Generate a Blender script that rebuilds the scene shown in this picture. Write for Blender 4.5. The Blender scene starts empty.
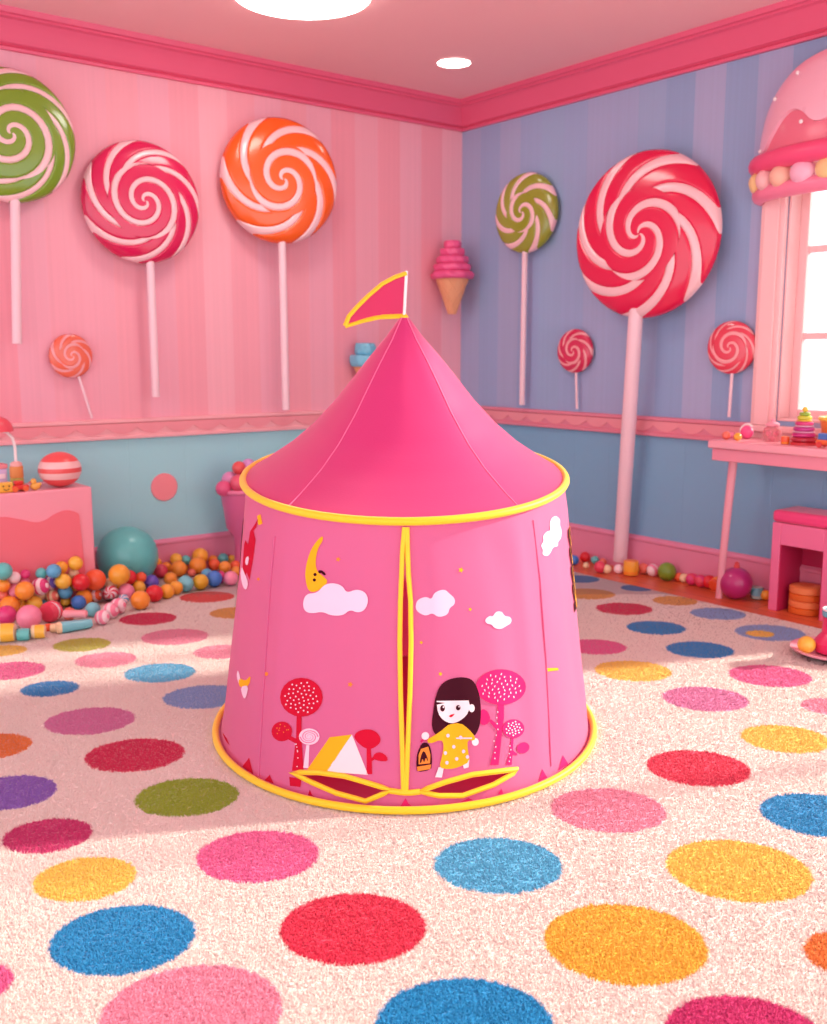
import bpy, bmesh, math, random
import numpy as np
from mathutils import Vector, Matrix, noise
from mathutils.geometry import delaunay_2d_cdt
from math import sin, cos, pi, atan, atan2, sqrt, radians, hypot

random.seed(7)
C = bpy.context.scene.collection

# ------------------------------------------------------------------ camera geometry
F, CX, CY, HH = 991.0, 413.5, 512.0, 1.1
PITCH = atan(159 / 991.0)
AZ = atan2(1003.6, 1278.5)          # room axis turned against the viewing direction
CA, SA = cos(AZ), sin(AZ)
CAM = Vector((-4.025, -4.659, HH))
cp, sp = cos(PITCH), sin(PITCH)

def ray(x, y):
    X = x - CX; Y = F * cp + (CY - y) * sp; Z = -F * sp + (CY - y) * cp
    return Vector((X * CA + Y * SA, -X * SA + Y * CA, Z))
def ground(x, y, h=0.0):
    d = ray(x, y); t = (h - HH) / d.z
    return CAM + d * t, t
def rest(x, y, r, h0=0.0):
    d = ray(x, y); t = (HH - h0) / (r - d.z)
    return CAM + d * t, r * t
def on_left(x, y, off=0.0):
    d = ray(x, y); t = (-off - CAM.y) / d.y
    return CAM + d * t, t
def on_right(x, y, off=0.0):
    d = ray(x, y); t = (-off - CAM.x) / d.x
    return CAM + d * t, t

# ------------------------------------------------------------------ materials
def lin(c):
    return tuple(((v / 255) / 12.92 if v / 255 <= 0.04045 else ((v / 255 + 0.055) / 1.055) ** 2.4) for v in c)
MATS = {}
def mat(name, rgb, rough=0.5, coat=0.0, sheen=0.0, sss=0.0, bump=None, var=0.0, spec=0.5):
    if name in MATS: return MATS[name]
    m = bpy.data.materials.new(name); m.use_nodes = True
    nt = m.node_tree; b = nt.nodes['Principled BSDF']
    c = lin(rgb)
    b.inputs['Base Color'].default_value = (*c, 1)
    b.inputs['Roughness'].default_value = rough
    b.inputs['Specular IOR Level'].default_value = spec
    b.inputs['Coat Weight'].default_value = coat
    b.inputs['Coat Roughness'].default_value = 0.12
    b.inputs['Sheen Weight'].default_value = sheen
    if sss:
        b.inputs['Subsurface Weight'].default_value = sss
        b.inputs['Subsurface Radius'].default_value = (0.02, 0.008, 0.008)
    tc = nt.nodes.new('ShaderNodeTexCoord')
    if var:
        n = nt.nodes.new('ShaderNodeTexNoise'); n.inputs['Scale'].default_value = 6
        nt.links.new(tc.outputs['Object'], n.inputs['Vector'])
        r = nt.nodes.new('ShaderNodeMapRange')
        r.inputs['To Min'].default_value = 1 - var; r.inputs['To Max'].default_value = 1 + var
        nt.links.new(n.outputs['Fac'], r.inputs['Value'])
        mx = nt.nodes.new('ShaderNodeVectorMath'); mx.operation = 'SCALE'
        mx.inputs[0].default_value = c
        nt.links.new(r.outputs[0], mx.inputs['Scale'])
        nt.links.new(mx.outputs[0], b.inputs['Base Color'])
    if bump:
        n = nt.nodes.new('ShaderNodeTexNoise'); n.inputs['Scale'].default_value = bump[0]
        nt.links.new(tc.outputs['Object'], n.inputs['Vector'])
        bp = nt.nodes.new('ShaderNodeBump'); bp.inputs['Strength'].default_value = bump[1]
        bp.inputs['Distance'].default_value = bump[2]
        nt.links.new(n.outputs['Fac'], bp.inputs['Height'])
        nt.links.new(bp.outputs[0], b.inputs['Normal'])
    MATS[name] = m
    return m
def plastic(name, rgb): return mat(name, rgb, 0.32, 0.3, 0, 0, None, 0.04)
def emitter(name, rgb, s):
    m = bpy.data.materials.new(name); m.use_nodes = True
    b = m.node_tree.nodes['Principled BSDF']
    b.inputs['Base Color'].default_value = (*lin(rgb), 1)
    b.inputs['Emission Color'].default_value = (*lin(rgb), 1)
    b.inputs['Emission Strength'].default_value = s
    return m

# ------------------------------------------------------------------ mesh helpers
def link(name, verts, faces, mats, parent=None, fm=None, smooth=True, loc=None, bevel=0, sharp=35, kind=None):
    me = bpy.data.meshes.new(name)
    me.from_pydata([tuple(v) for v in verts], [], faces)
    if not isinstance(mats, (list, tuple)): mats = [mats]
    for m in mats: me.materials.append(m)
    if fm is not None: me.polygons.foreach_set('material_index', fm)
    if smooth:
        me.polygons.foreach_set('use_smooth', [True] * len(me.polygons))
        me.set_sharp_from_angle(angle=radians(sharp))
    me.update()
    o = bpy.data.objects.new(name, me); C.objects.link(o)
    if parent: o.parent = parent
    if loc: o.location = loc
    if bevel:
        b = o.modifiers.new('bevel', 'BEVEL'); b.width = bevel; b.segments = 3; b.limit_method = 'ANGLE'
        b.angle_limit = radians(40)
        b.harden_normals = False
    if kind: o['kind'] = kind
    return o
class MB:
    """collects shapes of ONE part"""
    def __init__(s): s.v = []; s.f = []; s.m = []
    def add(s, v, f, mi=0, M=None):
        k = len(s.v)
        s.v += [(M @ Vector(p)) if M else Vector(p) for p in v]
        s.f += [tuple(i + k for i in q) for q in f]
        s.m += (list(mi) if isinstance(mi, (list, tuple)) else [mi] * len(f))
        return s
    def box(s, a, b, mi=0, M=None):
        x0, y0, z0 = a; x1, y1, z1 = b
        v = [(x, y, z) for z in (z0, z1) for y in (y0, y1) for x in (x0, x1)]
        f = [(0, 2, 3, 1), (4, 5, 7, 6), (0, 1, 5, 4), (2, 6, 7, 3), (0, 4, 6, 2), (1, 3, 7, 5)]
        return s.add(v, f, mi, M)
    def lathe(s, prof, n=32, mi=0, M=None, axis='z'):
        """prof: (r,z[,mat]) list; closed to the axis at ends"""
        v = []; f = []; ms = []
        for p in prof:
            for k in range(n):
                a = 2 * pi * k / n
                v.append((p[0] * cos(a), p[0] * sin(a), p[1]))
        for i in range(len(prof) - 1):
            for k in range(n):
                k2 = (k + 1) % n
                f.append((i * n + k, i * n + k2, (i + 1) * n + k2, (i + 1) * n + k))
                ms.append(prof[i][2] if len(prof[i]) > 2 else mi)
        f.append(tuple(reversed(range(n)))); ms.append(prof[0][2] if len(prof[0]) > 2 else mi)
        f.append(tuple((len(prof) - 1) * n + k for k in range(n))); ms.append(prof[-1][2] if len(prof[-1]) > 2 else mi)
        return s.add(v, f, ms, M)
    def ball(s, c, r, n=24, mi=0, sc=(1, 1, 1), bands=None):
        prof = []
        m = n // 2
        for i in range(m + 1):
            a = -pi / 2 + pi * i / m
            z = sin(a)
            mm = mi
            if bands: mm = bands(z)
            prof.append((max(cos(a), 0.002) * r, z * r, mm))
        M = Matrix.Translation(c) @ Matrix.Diagonal((*sc, 1))
        return s.lathe(prof, n, mi, M)
    def tube(s, pts, r, n=10, closed=False, mi=0, flat=1.0):
        pts = [Vector(p) for p in pts]; N = len(pts)
        rr = r if isinstance(r, (list, tuple)) else [r] * N
        v = []; f = []
        prev = None
        for i, p in enumerate(pts):
            if closed: t = (pts[(i + 1) % N] - pts[i - 1])
            else: t = pts[min(i + 1, N - 1)] - pts[max(i - 1, 0)]
            t.normalize()
            if prev is None:
                u = t.orthogonal().normalized()
            else:
                u = (prev - t * prev.dot(t)).normalized()
            prev = u; w = t.cross(u)
            for k in range(n):
                a = 2 * pi * k / n
                v.append(p + (u * cos(a) + w * sin(a) * flat) * rr[i])
        for i in range(N if closed else N - 1):
            j = (i + 1) % N
            for k in range(n):
                k2 = (k + 1) % n
                f.append((i * n + k, i * n + k2, j * n + k2, j * n + k))
        if not closed:
            f.append(tuple(reversed(range(n)))); f.append(tuple((N - 1) * n + k for k in range(n)))
        return s.add(v, f, mi)
    def torus(s, R, r, c=(0, 0, 0), n=40, m=12, mi=0):
        pts = [(c[0] + R * cos(2 * pi * k / n), c[1] + R * sin(2 * pi * k / n), c[2]) for k in range(n)]
        return s.tube(pts, r, m, True, mi)
    def prism(s, poly, ext, mi=0):
        """poly: list of Vector (planar loop), ext: Vector"""
        n = len(poly); ext = Vector(ext)
        v = [Vector(p) for p in poly] + [Vector(p) + ext for p in poly]
        f = [tuple(range(n)), tuple(reversed(range(n, 2 * n)))] + [(i, i + n, (i + 1) % n + n, (i + 1) % n) for i in range(n)]
        return s.add(v, f, mi)
    def build(s, name, mats, parent=None, **k):
        o = link(name, s.v, s.f, mats, parent, s.m, **k)
        bm = bmesh.new(); bm.from_mesh(o.data)
        bmesh.ops.recalc_face_normals(bm, faces=bm.faces)
        bm.to_mesh(o.data); bm.free()
        if k.get('smooth', True): o.data.set_sharp_from_angle(angle=radians(k.get('sharp', 35)))
        return o
def tag(o, label=None, cat=None, group=None, kind=None):
    if label: o['label'] = label
    if cat: o['category'] = cat
    if group: o['group'] = group
    if kind: o['kind'] = kind
    return o
def empty(name, loc, label, cat, rz=0.0, group=None):
    o = bpy.data.objects.new(name, None); C.objects.link(o)
    o.location = loc; o.rotation_euler = (0, 0, rz); o.empty_display_size = 0.1
    return tag(o, label, cat, group)
def copy_tree(o, parent=None):
    c = o.copy(); C.objects.link(c); c.parent = parent
    for ch in o.children: copy_tree(ch, c)
    return c

# palette
M_pale = mat('pale_pink_paint', (248, 186, 198), 0.45)
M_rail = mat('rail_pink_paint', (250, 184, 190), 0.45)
M_icing = mat('icing_pink', (244, 156, 166), 0.45)
M_crown = mat('crown_pink_gloss', (234, 98, 134), 0.4)
M_base = mat('baseboard_pink', (234, 146, 176), 0.45)
M_ceil = mat('ceiling_pink', (250, 196, 200), 0.7)
M_white = mat('white_plastic', (250, 240, 240), 0.35, 0.2)
M_stick = mat('stick_pink_white', (246, 212, 220), 0.4, 0.2)

# ------------------------------------------------------------------ wallpaper
def wallpaper(name, cols, coord, width, seed):
    m = bpy.data.materials.new(name); m.use_nodes = True
    nt = m.node_tree; N = nt.nodes; L = nt.links; b = N['Principled BSDF']
    b.inputs['Roughness'].default_value = 0.6
    g = N.new('ShaderNodeNewGeometry'); s = N.new('ShaderNodeSeparateXYZ'); L.new(g.outputs['Position'], s.inputs[0])
    d = N.new('ShaderNodeMath'); d.operation = 'DIVIDE'; L.new(s.outputs[coord], d.inputs[0]); d.inputs[1].default_value = width
    fl = N.new('ShaderNodeMath'); fl.operation = 'FLOOR'; L.new(d.outputs[0], fl.inputs[0])
    pp = N.new('ShaderNodeMath'); pp.operation = 'PINGPONG'; L.new(fl.outputs[0], pp.inputs[0]); pp.inputs[1].default_value = 1
    w = N.new('ShaderNodeTexWhiteNoise'); w.noise_dimensions = '1D'
    ad = N.new('ShaderNodeMath'); L.new(fl.outputs[0], ad.inputs[0]); ad.inputs[1].default_value = seed
    L.new(ad.outputs[0], w.inputs['W'])
    mx = N.new('ShaderNodeMath'); mx.operation = 'MULTIPLY_ADD'
    L.new(w.outputs['Value'], mx.inputs[0]); mx.inputs[1].default_value = 0.55
    h = N.new('ShaderNodeMath'); h.operation = 'MULTIPLY'; L.new(pp.outputs[0], h.inputs[0]); h.inputs[1].default_value = 0.45
    L.new(h.outputs[0], mx.inputs[2])
    r = N.new('ShaderNodeValToRGB'); L.new(mx.outputs[0], r.inputs[0])
    while len(r.color_ramp.elements) < len(cols): r.color_ramp.elements.new(0.5)
    for i, c in enumerate(cols):
        r.color_ramp.elements[i].position = i / (len(cols) - 1); r.color_ramp.elements[i].color = (*lin(c), 1)
    # fine pinstripes
    n = N.new('ShaderNodeTexNoise'); n.inputs['Scale'].default_value = 1.0
    mp = N.new('ShaderNodeMapping'); mp.inputs['Scale'].default_value = (60, 60, 0.4)
    L.new(g.outputs['Position'], mp.inputs[0]); L.new(mp.outputs[0], n.inputs['Vector'])
    rr = N.new('ShaderNodeMapRange'); rr.inputs['To Min'].default_value = 0.94; rr.inputs['To Max'].default_value = 1.06
    L.new(n.outputs['Fac'], rr.inputs[0])
    sc = N.new('ShaderNodeVectorMath'); sc.operation = 'SCALE'; L.new(r.outputs[0], sc.inputs[0]); L.new(rr.outputs[0], sc.inputs['Scale'])
    L.new(sc.outputs[0], b.inputs['Base Color'])
    return m
def wainscot(name, col, coord, pitch, off):
    m = bpy.data.materials.new(name); m.use_nodes = True
    nt = m.node_tree; N = nt.nodes; L = nt.links; b = N['Principled BSDF']
    b.inputs['Base Color'].default_value = (*lin(col), 1); b.inputs['Roughness'].default_value = 0.5
    g = N.new('ShaderNodeNewGeometry'); s = N.new('ShaderNodeSeparateXYZ'); L.new(g.outputs['Position'], s.inputs[0])
    a = N.new('ShaderNodeMath'); L.new(s.outputs[coord], a.inputs[0]); a.inputs[1].default_value = off
    d = N.new('ShaderNodeMath'); d.operation = 'PINGPONG'; L.new(a.outputs[0], d.inputs[0]); d.inputs[1].default_value = pitch / 2
    c = N.new('ShaderNodeMapRange'); c.inputs['From Max'].default_value = 0.006; L.new(d.outputs[0], c.inputs[0])
    bp = N.new('ShaderNodeBump'); bp.inputs['Distance'].default_value = 0.003; bp.inputs['Strength'].default_value = 0.4
    L.new(c.outputs[0], bp.inputs['Height']); L.new(bp.outputs[0], b.inputs['Normal'])
    return m
WP_L = wallpaper('wallpaper_pink_stripes', [(244, 160, 176), (244, 168, 182), (242, 174, 192), (248, 182, 194)], 0, 0.155, 3)
WP_R = wallpaper('wallpaper_blue_stripes', [(142, 172, 210), (156, 178, 216), (178, 180, 214), (150, 180, 216)], 1, 0.165, 11)
WS_L = wainscot('teal_panelling', (164, 230, 236), 0, 0.30, 0.04)
WS_R = wainscot('blue_panelling', (130, 182, 214), 1, 0.24, 0.0)

# ------------------------------------------------------------------ room shell
ZC = 2.54; XL = -6.2; YN = -6.4
def structure(o): o['kind'] = 'structure'; return o
# floor
def wood():
    m = bpy.data.materials.new('orange_wood'); m.use_nodes = True
    N = m.node_tree.nodes; L = m.node_tree.links; b = N['Principled BSDF']; b.inputs['Roughness'].default_value = 0.35
    g = N.new('ShaderNodeNewGeometry')
    mp = N.new('ShaderNodeMapping'); mp.inputs['Rotation'].default_value = (0, 0, pi / 2); L.new(g.outputs['Position'], mp.inputs[0])
    br = N.new('ShaderNodeTexBrick'); L.new(mp.outputs[0], br.inputs['Vector'])
    br.inputs['Color1'].default_value = (*lin((226, 112, 66)), 1); br.inputs['Color2'].default_value = (*lin((214, 98, 60)), 1)
    br.inputs['Mortar'].default_value = (*lin((150, 60, 40)), 1)
    br.inputs['Scale'].default_value = 1.0; br.inputs['Mortar Size'].default_value = 0.002
    br.inputs['Brick Width'].default_value = 0.9; br.inputs['Row Height'].default_value = 0.11
    L.new(br.outputs['Color'], b.inputs['Base Color'])
    return m
structure(MB().box((XL, YN, -0.15), (0.15, 0.15, -0.012)).build('floor', wood(), smooth=False))
structure(MB().box((XL, YN, ZC), (0.15, 0.15, ZC + 0.12)).build('ceiling', M_ceil, smooth=False))
structure(MB().box((XL, 0, -0.15), (0.15, 0.15, 0.735), 1).box((XL, 0, 0.735), (0.15, 0.15, ZC), 0).build('wall_left', [WP_L, WS_L], smooth=False))
W0, W1, WZ0, WZ1 = -2.165, -2.75, 0.80, 1.92       # window by the table
D0, D1, DZ0, DZ1 = -3.0, -6.15, 0.10, 2.38         # unseen glazed doors, added to let sun onto the floor
def wall_right():
    m = MB()
    def seg(y0, y1, z0, z1):
        if z0 < 0.735 < z1:
            m.box((0, y1, z0), (0.15, y0, 0.735), 1); m.box((0, y1, 0.735), (0.15, y0, z1), 0)
        else: m.box((0, y1, z0), (0.15, y0, z1), 1 if z1 <= 0.735 else 0)
    seg(0, W0, -0.15, ZC); seg(W0, W1, -0.15, WZ0); seg(W0, W1, WZ1, ZC)
    seg(W1, D0, -0.15, ZC); seg(D0, D1, -0.15, DZ0); seg(D0, D1, DZ1, ZC); seg(D1, YN, -0.15, ZC)
    return m.build('wall_right', [WP_R, WS_R], smooth=False)
structure(wall_right())

def profile_run(name, prof, axis, a0, a1, m, segs=1):
    """prof: (depth from wall, z) loop; axis 'L' runs along x on the left wall, 'R' along y on the right wall"""
    mb = MB()
    if axis == 'L': poly = [Vector((a0, -d, z)) for d, z in prof]; ext = (a1 - a0, 0, 0)
    else: poly = [Vector((-d, a0, z)) for d, z in prof]; ext = (0, a1 - a0, 0)
    mb.prism(poly, ext)
    return structure(mb.build(name, m, sharp=25))
crown = [(0, 2.39), (0.018, 2.39), (0.022, 2.402), (0.012, 2.41), (0.03, 2.418), (0.042, 2.44), (0.055, 2.474), (0.075, 2.50), (0.092, 2.506), (0.092, 2.514), (0.106, 2.518), (0.112, 2.54), (0, 2.54)]
profile_run('trim_1', crown, 'L', XL, 0, M_crown); profile_run('trim_2', crown, 'R', 0, YN, M_crown)
rail = [(0, 0.688), (0.02, 0.688), (0.026, 0.692), (0.026, 0.704), (0.016, 0.71), (0.016, 0.762), (0.028, 0.77), (0.028, 0.782), (0.022, 0.786), (0, 0.786)]
def icing(mb, axis, a0, a1, zt, zb, amp, pitch, d0, d1):
    n = int(abs(a1 - a0) / 0.012); top = []; bot = []
    for i in range(n + 1):
        a = a0 + (a1 - a0) * i / n
        top.append((a, zt)); bot.append((a, zb - amp * abs(sin(pi * a / pitch)) ** 0.7))
    v = []; f = []
    for i in range(n + 1):
        for (a, z), d in ((top[i], d0), (top[i], d1), (bot[i], d1 * 0.9 + d0 * .1), (bot[i], d0)):
            v.append((a, -d, z) if axis == 'L' else (-d, a, z))
    for i in range(n):
        for k in range(3):
            f.append((i * 4 + k, i * 4 + k + 1, i * 4 + k + 5, i * 4 + k + 4))
    return mb.add(v, f, 1)
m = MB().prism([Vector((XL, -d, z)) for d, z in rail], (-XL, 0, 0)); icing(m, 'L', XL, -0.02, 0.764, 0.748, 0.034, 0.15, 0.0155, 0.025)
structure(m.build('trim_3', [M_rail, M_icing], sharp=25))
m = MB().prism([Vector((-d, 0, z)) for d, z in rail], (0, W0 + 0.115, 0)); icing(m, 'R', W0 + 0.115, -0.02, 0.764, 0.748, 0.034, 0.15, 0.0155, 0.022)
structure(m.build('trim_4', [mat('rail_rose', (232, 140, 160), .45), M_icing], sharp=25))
bb = [(0, -0.012), (0.02, -0.012), (0.02, 0.145), (0.026, 0.15), (0.026, 0.16), (0.012, 0.172), (0, 0.172)]
profile_run('baseboard_left', bb, 'L', XL, 0, M_base); 
m = MB()
for a0, a1 in ((0, D0 + .06), (D1 - .06, YN)): m.prism([Vector((-d, a0, z)) for d, z in bb], (0, a1 - a0, 0))
structure(m.build('baseboard_right', M_base, sharp=25))

# window
def glass():
    m = bpy.data.materials.new('window_glass'); m.use_nodes = True
    N = m.node_tree.nodes; L = m.node_tree.links; N.remove(N['Principled BSDF'])
    t = N.new('ShaderNodeBsdfTransparent'); t.inputs[0].default_value = (0.96, 0.97, 0.97, 1)
    g = N.new('ShaderNodeBsdfGlossy'); g.inputs['Roughness'].default_value = 0.02
    fr = N.new('ShaderNodeFresnel'); fr.inputs[0].default_value = 1.3
    mx = N.new('ShaderNodeMixShader'); L.new(fr.outputs[0], mx.inputs[0]); L.new(t.outputs[0], mx.inputs[1]); L.new(g.outputs[0], mx.inputs[2])
    L.new(mx.outputs[0], N['Material Output'].inputs[0])
    return m
GL = glass()
M_frame = mat('window_frame_paint', (252, 206, 206), 0.4)
def window(name, y0, y1, z0, z1, cols, rows, casing):
    # casing on the room side (name_<n>), frame and bars in the opening, panes
    w = MB(); c = casing
    for (a, b, p, q) in ((y0 + c, y0, z0 - 0.02, z1 + c), (y1, y1 - c, z0 - 0.02, z1 + c), (y0 + c, y1 - c, z1, z1 + c)):
        w.box((-0.03, b, p), (0.0, a, q)); w.box((-0.042, b + 0.02, p + .0), (-0.03, a - 0.02, q - 0.02))
    root = structure(w.build(name, M_frame, bevel=0.005))
    fr = MB(); t = 0.05
    fr.box((0.08, y0 - t, z0), (0.12, y0, z1)); fr.box((0.08, y1, z0), (0.12, y1 + t, z1))
    lt = 0.012
    fr.box((0.0, y0 - lt, z0), (0.08, y0 - .0002, z1)); fr.box((0.0, y1 + .0002, z0), (0.08, y1 + lt, z1)); fr.box((0.0, y1 + lt, z1 - lt), (0.08, y0 - lt, z1 - .0002)); fr.box((0.0, y1 + lt, z0 + .0002), (0.08, y0 - lt, z0 + lt))
    fr.box((0.08, y1 + t, z1 - t), (0.12, y0 - t, z1)); fr.box((0.08, y1 + t, z0), (0.12, y0 - t, z0 + t))
    fr.build('window_frame', M_frame, root, bevel=0.004)
    bars = MB()
    for i in range(1, cols):
        y = y0 + (y1 - y0) * i / cols; bars.box((0.085, y - 0.014, z0 + t), (0.115, y + 0.014, z1 - t))
    for i in range(1, rows):
        z = z0 + (z1 - z0) * i / rows; bars.box((0.088, y1 + t, z - 0.014), (0.112, y0 - t, z + 0.014))
    bars.build('glazing_bars', M_frame, root)
    MB().box((0.098, y1 + t, z0 + t), (0.102, y0 - t, z1 - t)).build('window_pane', GL, root, smooth=False)
    return root
w1 = window('window_1', W0, W1, WZ0, WZ1, 2, 3, 0.115)
MB().box((-0.05, W1 - 0.13, WZ0 - 0.05), (0.0, W0 + 0.13, WZ0 - 0.0205)).box((-0.028, W1 - 0.11, WZ0 - 0.115), (0.0, W0 + 0.11, WZ0 - 0.0505)).build('window_sill', M_frame, w1, bevel=0.006)
window('added_sun_doors', D0, D1, DZ0, DZ1, 3, 1, 0.05)  # out of view, put in as an opening for the sunlight

# ------------------------------------------------------------------ carpet with dots
DOTS = [
 (353,928,73,'r'),(123,939,71,'b'),(192,1013,90,'p'),(85,879,50,'y'),(258,856,61,'h'),(498,865,64,'s'),(625,943,81,'a'),
 (738,870,71,'y'),(608,810,57,'p'),(698,768,51,'r'),(818,815,56,'b'),(858,957,52,'o'),(465,1027,90,'b'),(748,1041,82,'m'),
 (-28,985,40,'h'),(48,836,43,'m'),(8,793,47,'v'),(187,797,51,'g'),(135,755,49,'c'),(-10,747,40,'o'),(90,721,44,'n'),
 (50,689,28,'d'),(160,673,35,'s'),(204,697,40,'l'),(10,671,34,'h'),(106,660,30,'p'),(82,645,28,'e'),(4,651,22,'y'),
 (175,637,33,'p'),(148,619,28,'c'),(222,652,28,'p'),(236,613,26,'t'),(207,597,27,'k'),(785,739,43,'y'),(705,699,42,'n'),
 (830,707,28,'p'),(770,676,40,'h'),(633,671,38,'y'),(596,647,30,'h'),(700,650,33,'d'),(656,628,29,'d'),(624,609,28,'c'),
 (675,601,22,'t'),(718,614,27,'l'),(770,633,34,'l'),(637,588,16,'d'),(588,594,27,'t'),(580,579,19,'d'),(760,634,14,'y')]
DC = dict(r=(232,40,80), b=(24,150,214), p=(246,150,178), y=(252,208,84), h=(240,100,160), s=(84,184,230), a=(250,188,58),
          o=(240,128,50), m=(212,46,118), v=(146,104,204), g=(156,184,38), c=(220,24,84), n=(224,126,178), d=(40,142,212),
          l=(142,178,230), e=(196,196,64), t=(236,172,84), k=(238,80,72))
dots = []
for x, y, hw, c in DOTS:
    P, t = ground(x, y)
    dots.append((P.x, P.y, hw * t, c))
M_px = (-2.65, -2.4)
rnd = random.Random(5); tries = 0
def seen(px, py):
    d = Vector((px, py, 0)) - CAM
    X = d.x * CA - d.y * SA; Y = d.x * SA + d.y * CA
    zz = Y * cp + HH * sp
    if zz < 0.3: return False
    u = CX + F * X / zz; v = CY - F * (Y * sp - HH * cp) / zz
    return -60 < u < 890 and 560 < v < 1100
while tries < 4000 and len(dots) < 78:
    tries += 1
    px = rnd.uniform(-5.9, -0.5); py = rnd.uniform(-6.1, -0.5)
    if seen(px, py): continue
    r = rnd.uniform(0.12, 0.145)
    if all(hypot(px - q[0], py - q[1]) > r + q[2] + 0.12 for q in dots):
        dots.append((px, py, r, rnd.choice('rbpyhsamg')))
SQ = 0.86
def carpet_mat(pile):
    m = bpy.data.materials.new('dotted_carpet'); m.use_nodes = True
    N = m.node_tree.nodes; L = m.node_tree.links; b = N['Principled BSDF']
    b.inputs['Roughness'].default_value = 0.95; b.inputs['Specular IOR Level'].default_value = 0.1
    b.inputs['Sheen Weight'].default_value = 0.25
    uv = N.new('ShaderNodeUVMap'); uv.uv_map = 'root'
    nz = N.new('ShaderNodeTexNoise'); nz.inputs['Scale'].default_value = 90; nz.inputs['Detail'].default_value = 1
    L.new(uv.outputs[0], nz.inputs['Vector'])
    sb = N.new('ShaderNodeVectorMath'); sb.operation = 'MULTIPLY_ADD'; L.new(nz.outputs['Color'], sb.inputs[0])
    sb.inputs[1].default_value = (0.014, 0.014, 0); 
    of = N.new('ShaderNodeVectorMath'); of.operation = 'SUBTRACT'; L.new(uv.outputs[0], of.inputs[0]); of.inputs[1].default_value = (0.007, 0.007, 0)
    L.new(of.outputs[0], sb.inputs[2])
    # the dots are a little flattened: one axis of the pattern is scaled
    lx = N.new('ShaderNodeVectorMath'); lx.operation = 'DOT_PRODUCT'; L.new(sb.outputs[0], lx.inputs[0]); lx.inputs[1].default_value = (CA, -SA, 0)
    ly = N.new('ShaderNodeVectorMath'); ly.operation = 'DOT_PRODUCT'; L.new(sb.outputs[0], ly.inputs[0]); ly.inputs[1].default_value = (SA / SQ, CA / SQ, 0)
    cb_ = N.new('ShaderNodeCombineXYZ'); L.new(lx.outputs['Value'], cb_.inputs[0]); L.new(ly.outputs['Value'], cb_.inputs[1])
    cur = None
    base = (*lin((255, 240, 230)), 1)
    for (x, y, r, c) in dots:
        d = N.new('ShaderNodeVectorMath'); d.operation = 'DISTANCE'; L.new(cb_.outputs[0], d.inputs[0]); d.inputs[1].default_value = (x * CA - y * SA, (x * SA + y * CA) / SQ, 0)
        mr = N.new('ShaderNodeMapRange'); mr.inputs['From Min'].default_value = r + 0.003; mr.inputs['From Max'].default_value = r - 0.003
        L.new(d.outputs['Value'], mr.inputs[0])
        mx = N.new('ShaderNodeMix'); mx.data_type = 'RGBA'; L.new(mr.outputs[0], mx.inputs[0])
        if cur is None: mx.inputs[6].default_value = base
        else: L.new(cur, mx.inputs[6])
        mx.inputs[7].default_value = (*lin(DC[c]), 1)
        cur = mx.outputs[2]
    n2 = N.new('ShaderNodeTexNoise'); n2.inputs['Scale'].default_value = 130; n2.inputs['Detail'].default_value = 2
    L.new(uv.outputs[0], n2.inputs['Vector'])
    r2 = N.new('ShaderNodeMapRange'); r2.inputs['From Min'].default_value = .3; r2.inputs['From Max'].default_value = .7
    r2.inputs['To Min'].default_value = 0.94 if pile else 0.84; r2.inputs['To Max'].default_value = 1.10 if pile else 1.0  # bare carpet coloured darker, standing in for the self-shadow of missing tufts
    L.new(n2.outputs['Fac'], r2.inputs[0])
    sc = N.new('ShaderNodeVectorMath'); sc.operation = 'SCALE'; L.new(cur, sc.inputs[0]); L.new(r2.outputs[0], sc.inputs['Scale'])
    L.new(sc.outputs[0], b.inputs['Base Color'])
    bp = N.new('ShaderNodeBump'); bp.inputs['Distance'].default_value = 0.006; bp.inputs['Strength'].default_value = 0.5 if pile else 0.8
    L.new(n2.outputs['Fac'], bp.inputs['Height']); L.new(bp.outputs[0], b.inputs['Normal'])
    if pile:      # the round soft fibres shade much like the surface they stand on
        ge = N.new('ShaderNodeNewGeometry')
        nm = N.new('ShaderNodeVectorMath'); nm.operation = 'MULTIPLY_ADD'; L.new(ge.outputs['Normal'], nm.inputs[0])
        nm.inputs[1].default_value = (0.3, 0.3, 0.3); nm.inputs[2].default_value = (0, 0, 0.9)
        no = N.new('ShaderNodeVectorMath'); no.operation = 'NORMALIZE'; L.new(nm.outputs[0], no.inputs[0])
        L.new(no.outputs[0], b.inputs['Normal'])
    return m
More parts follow.
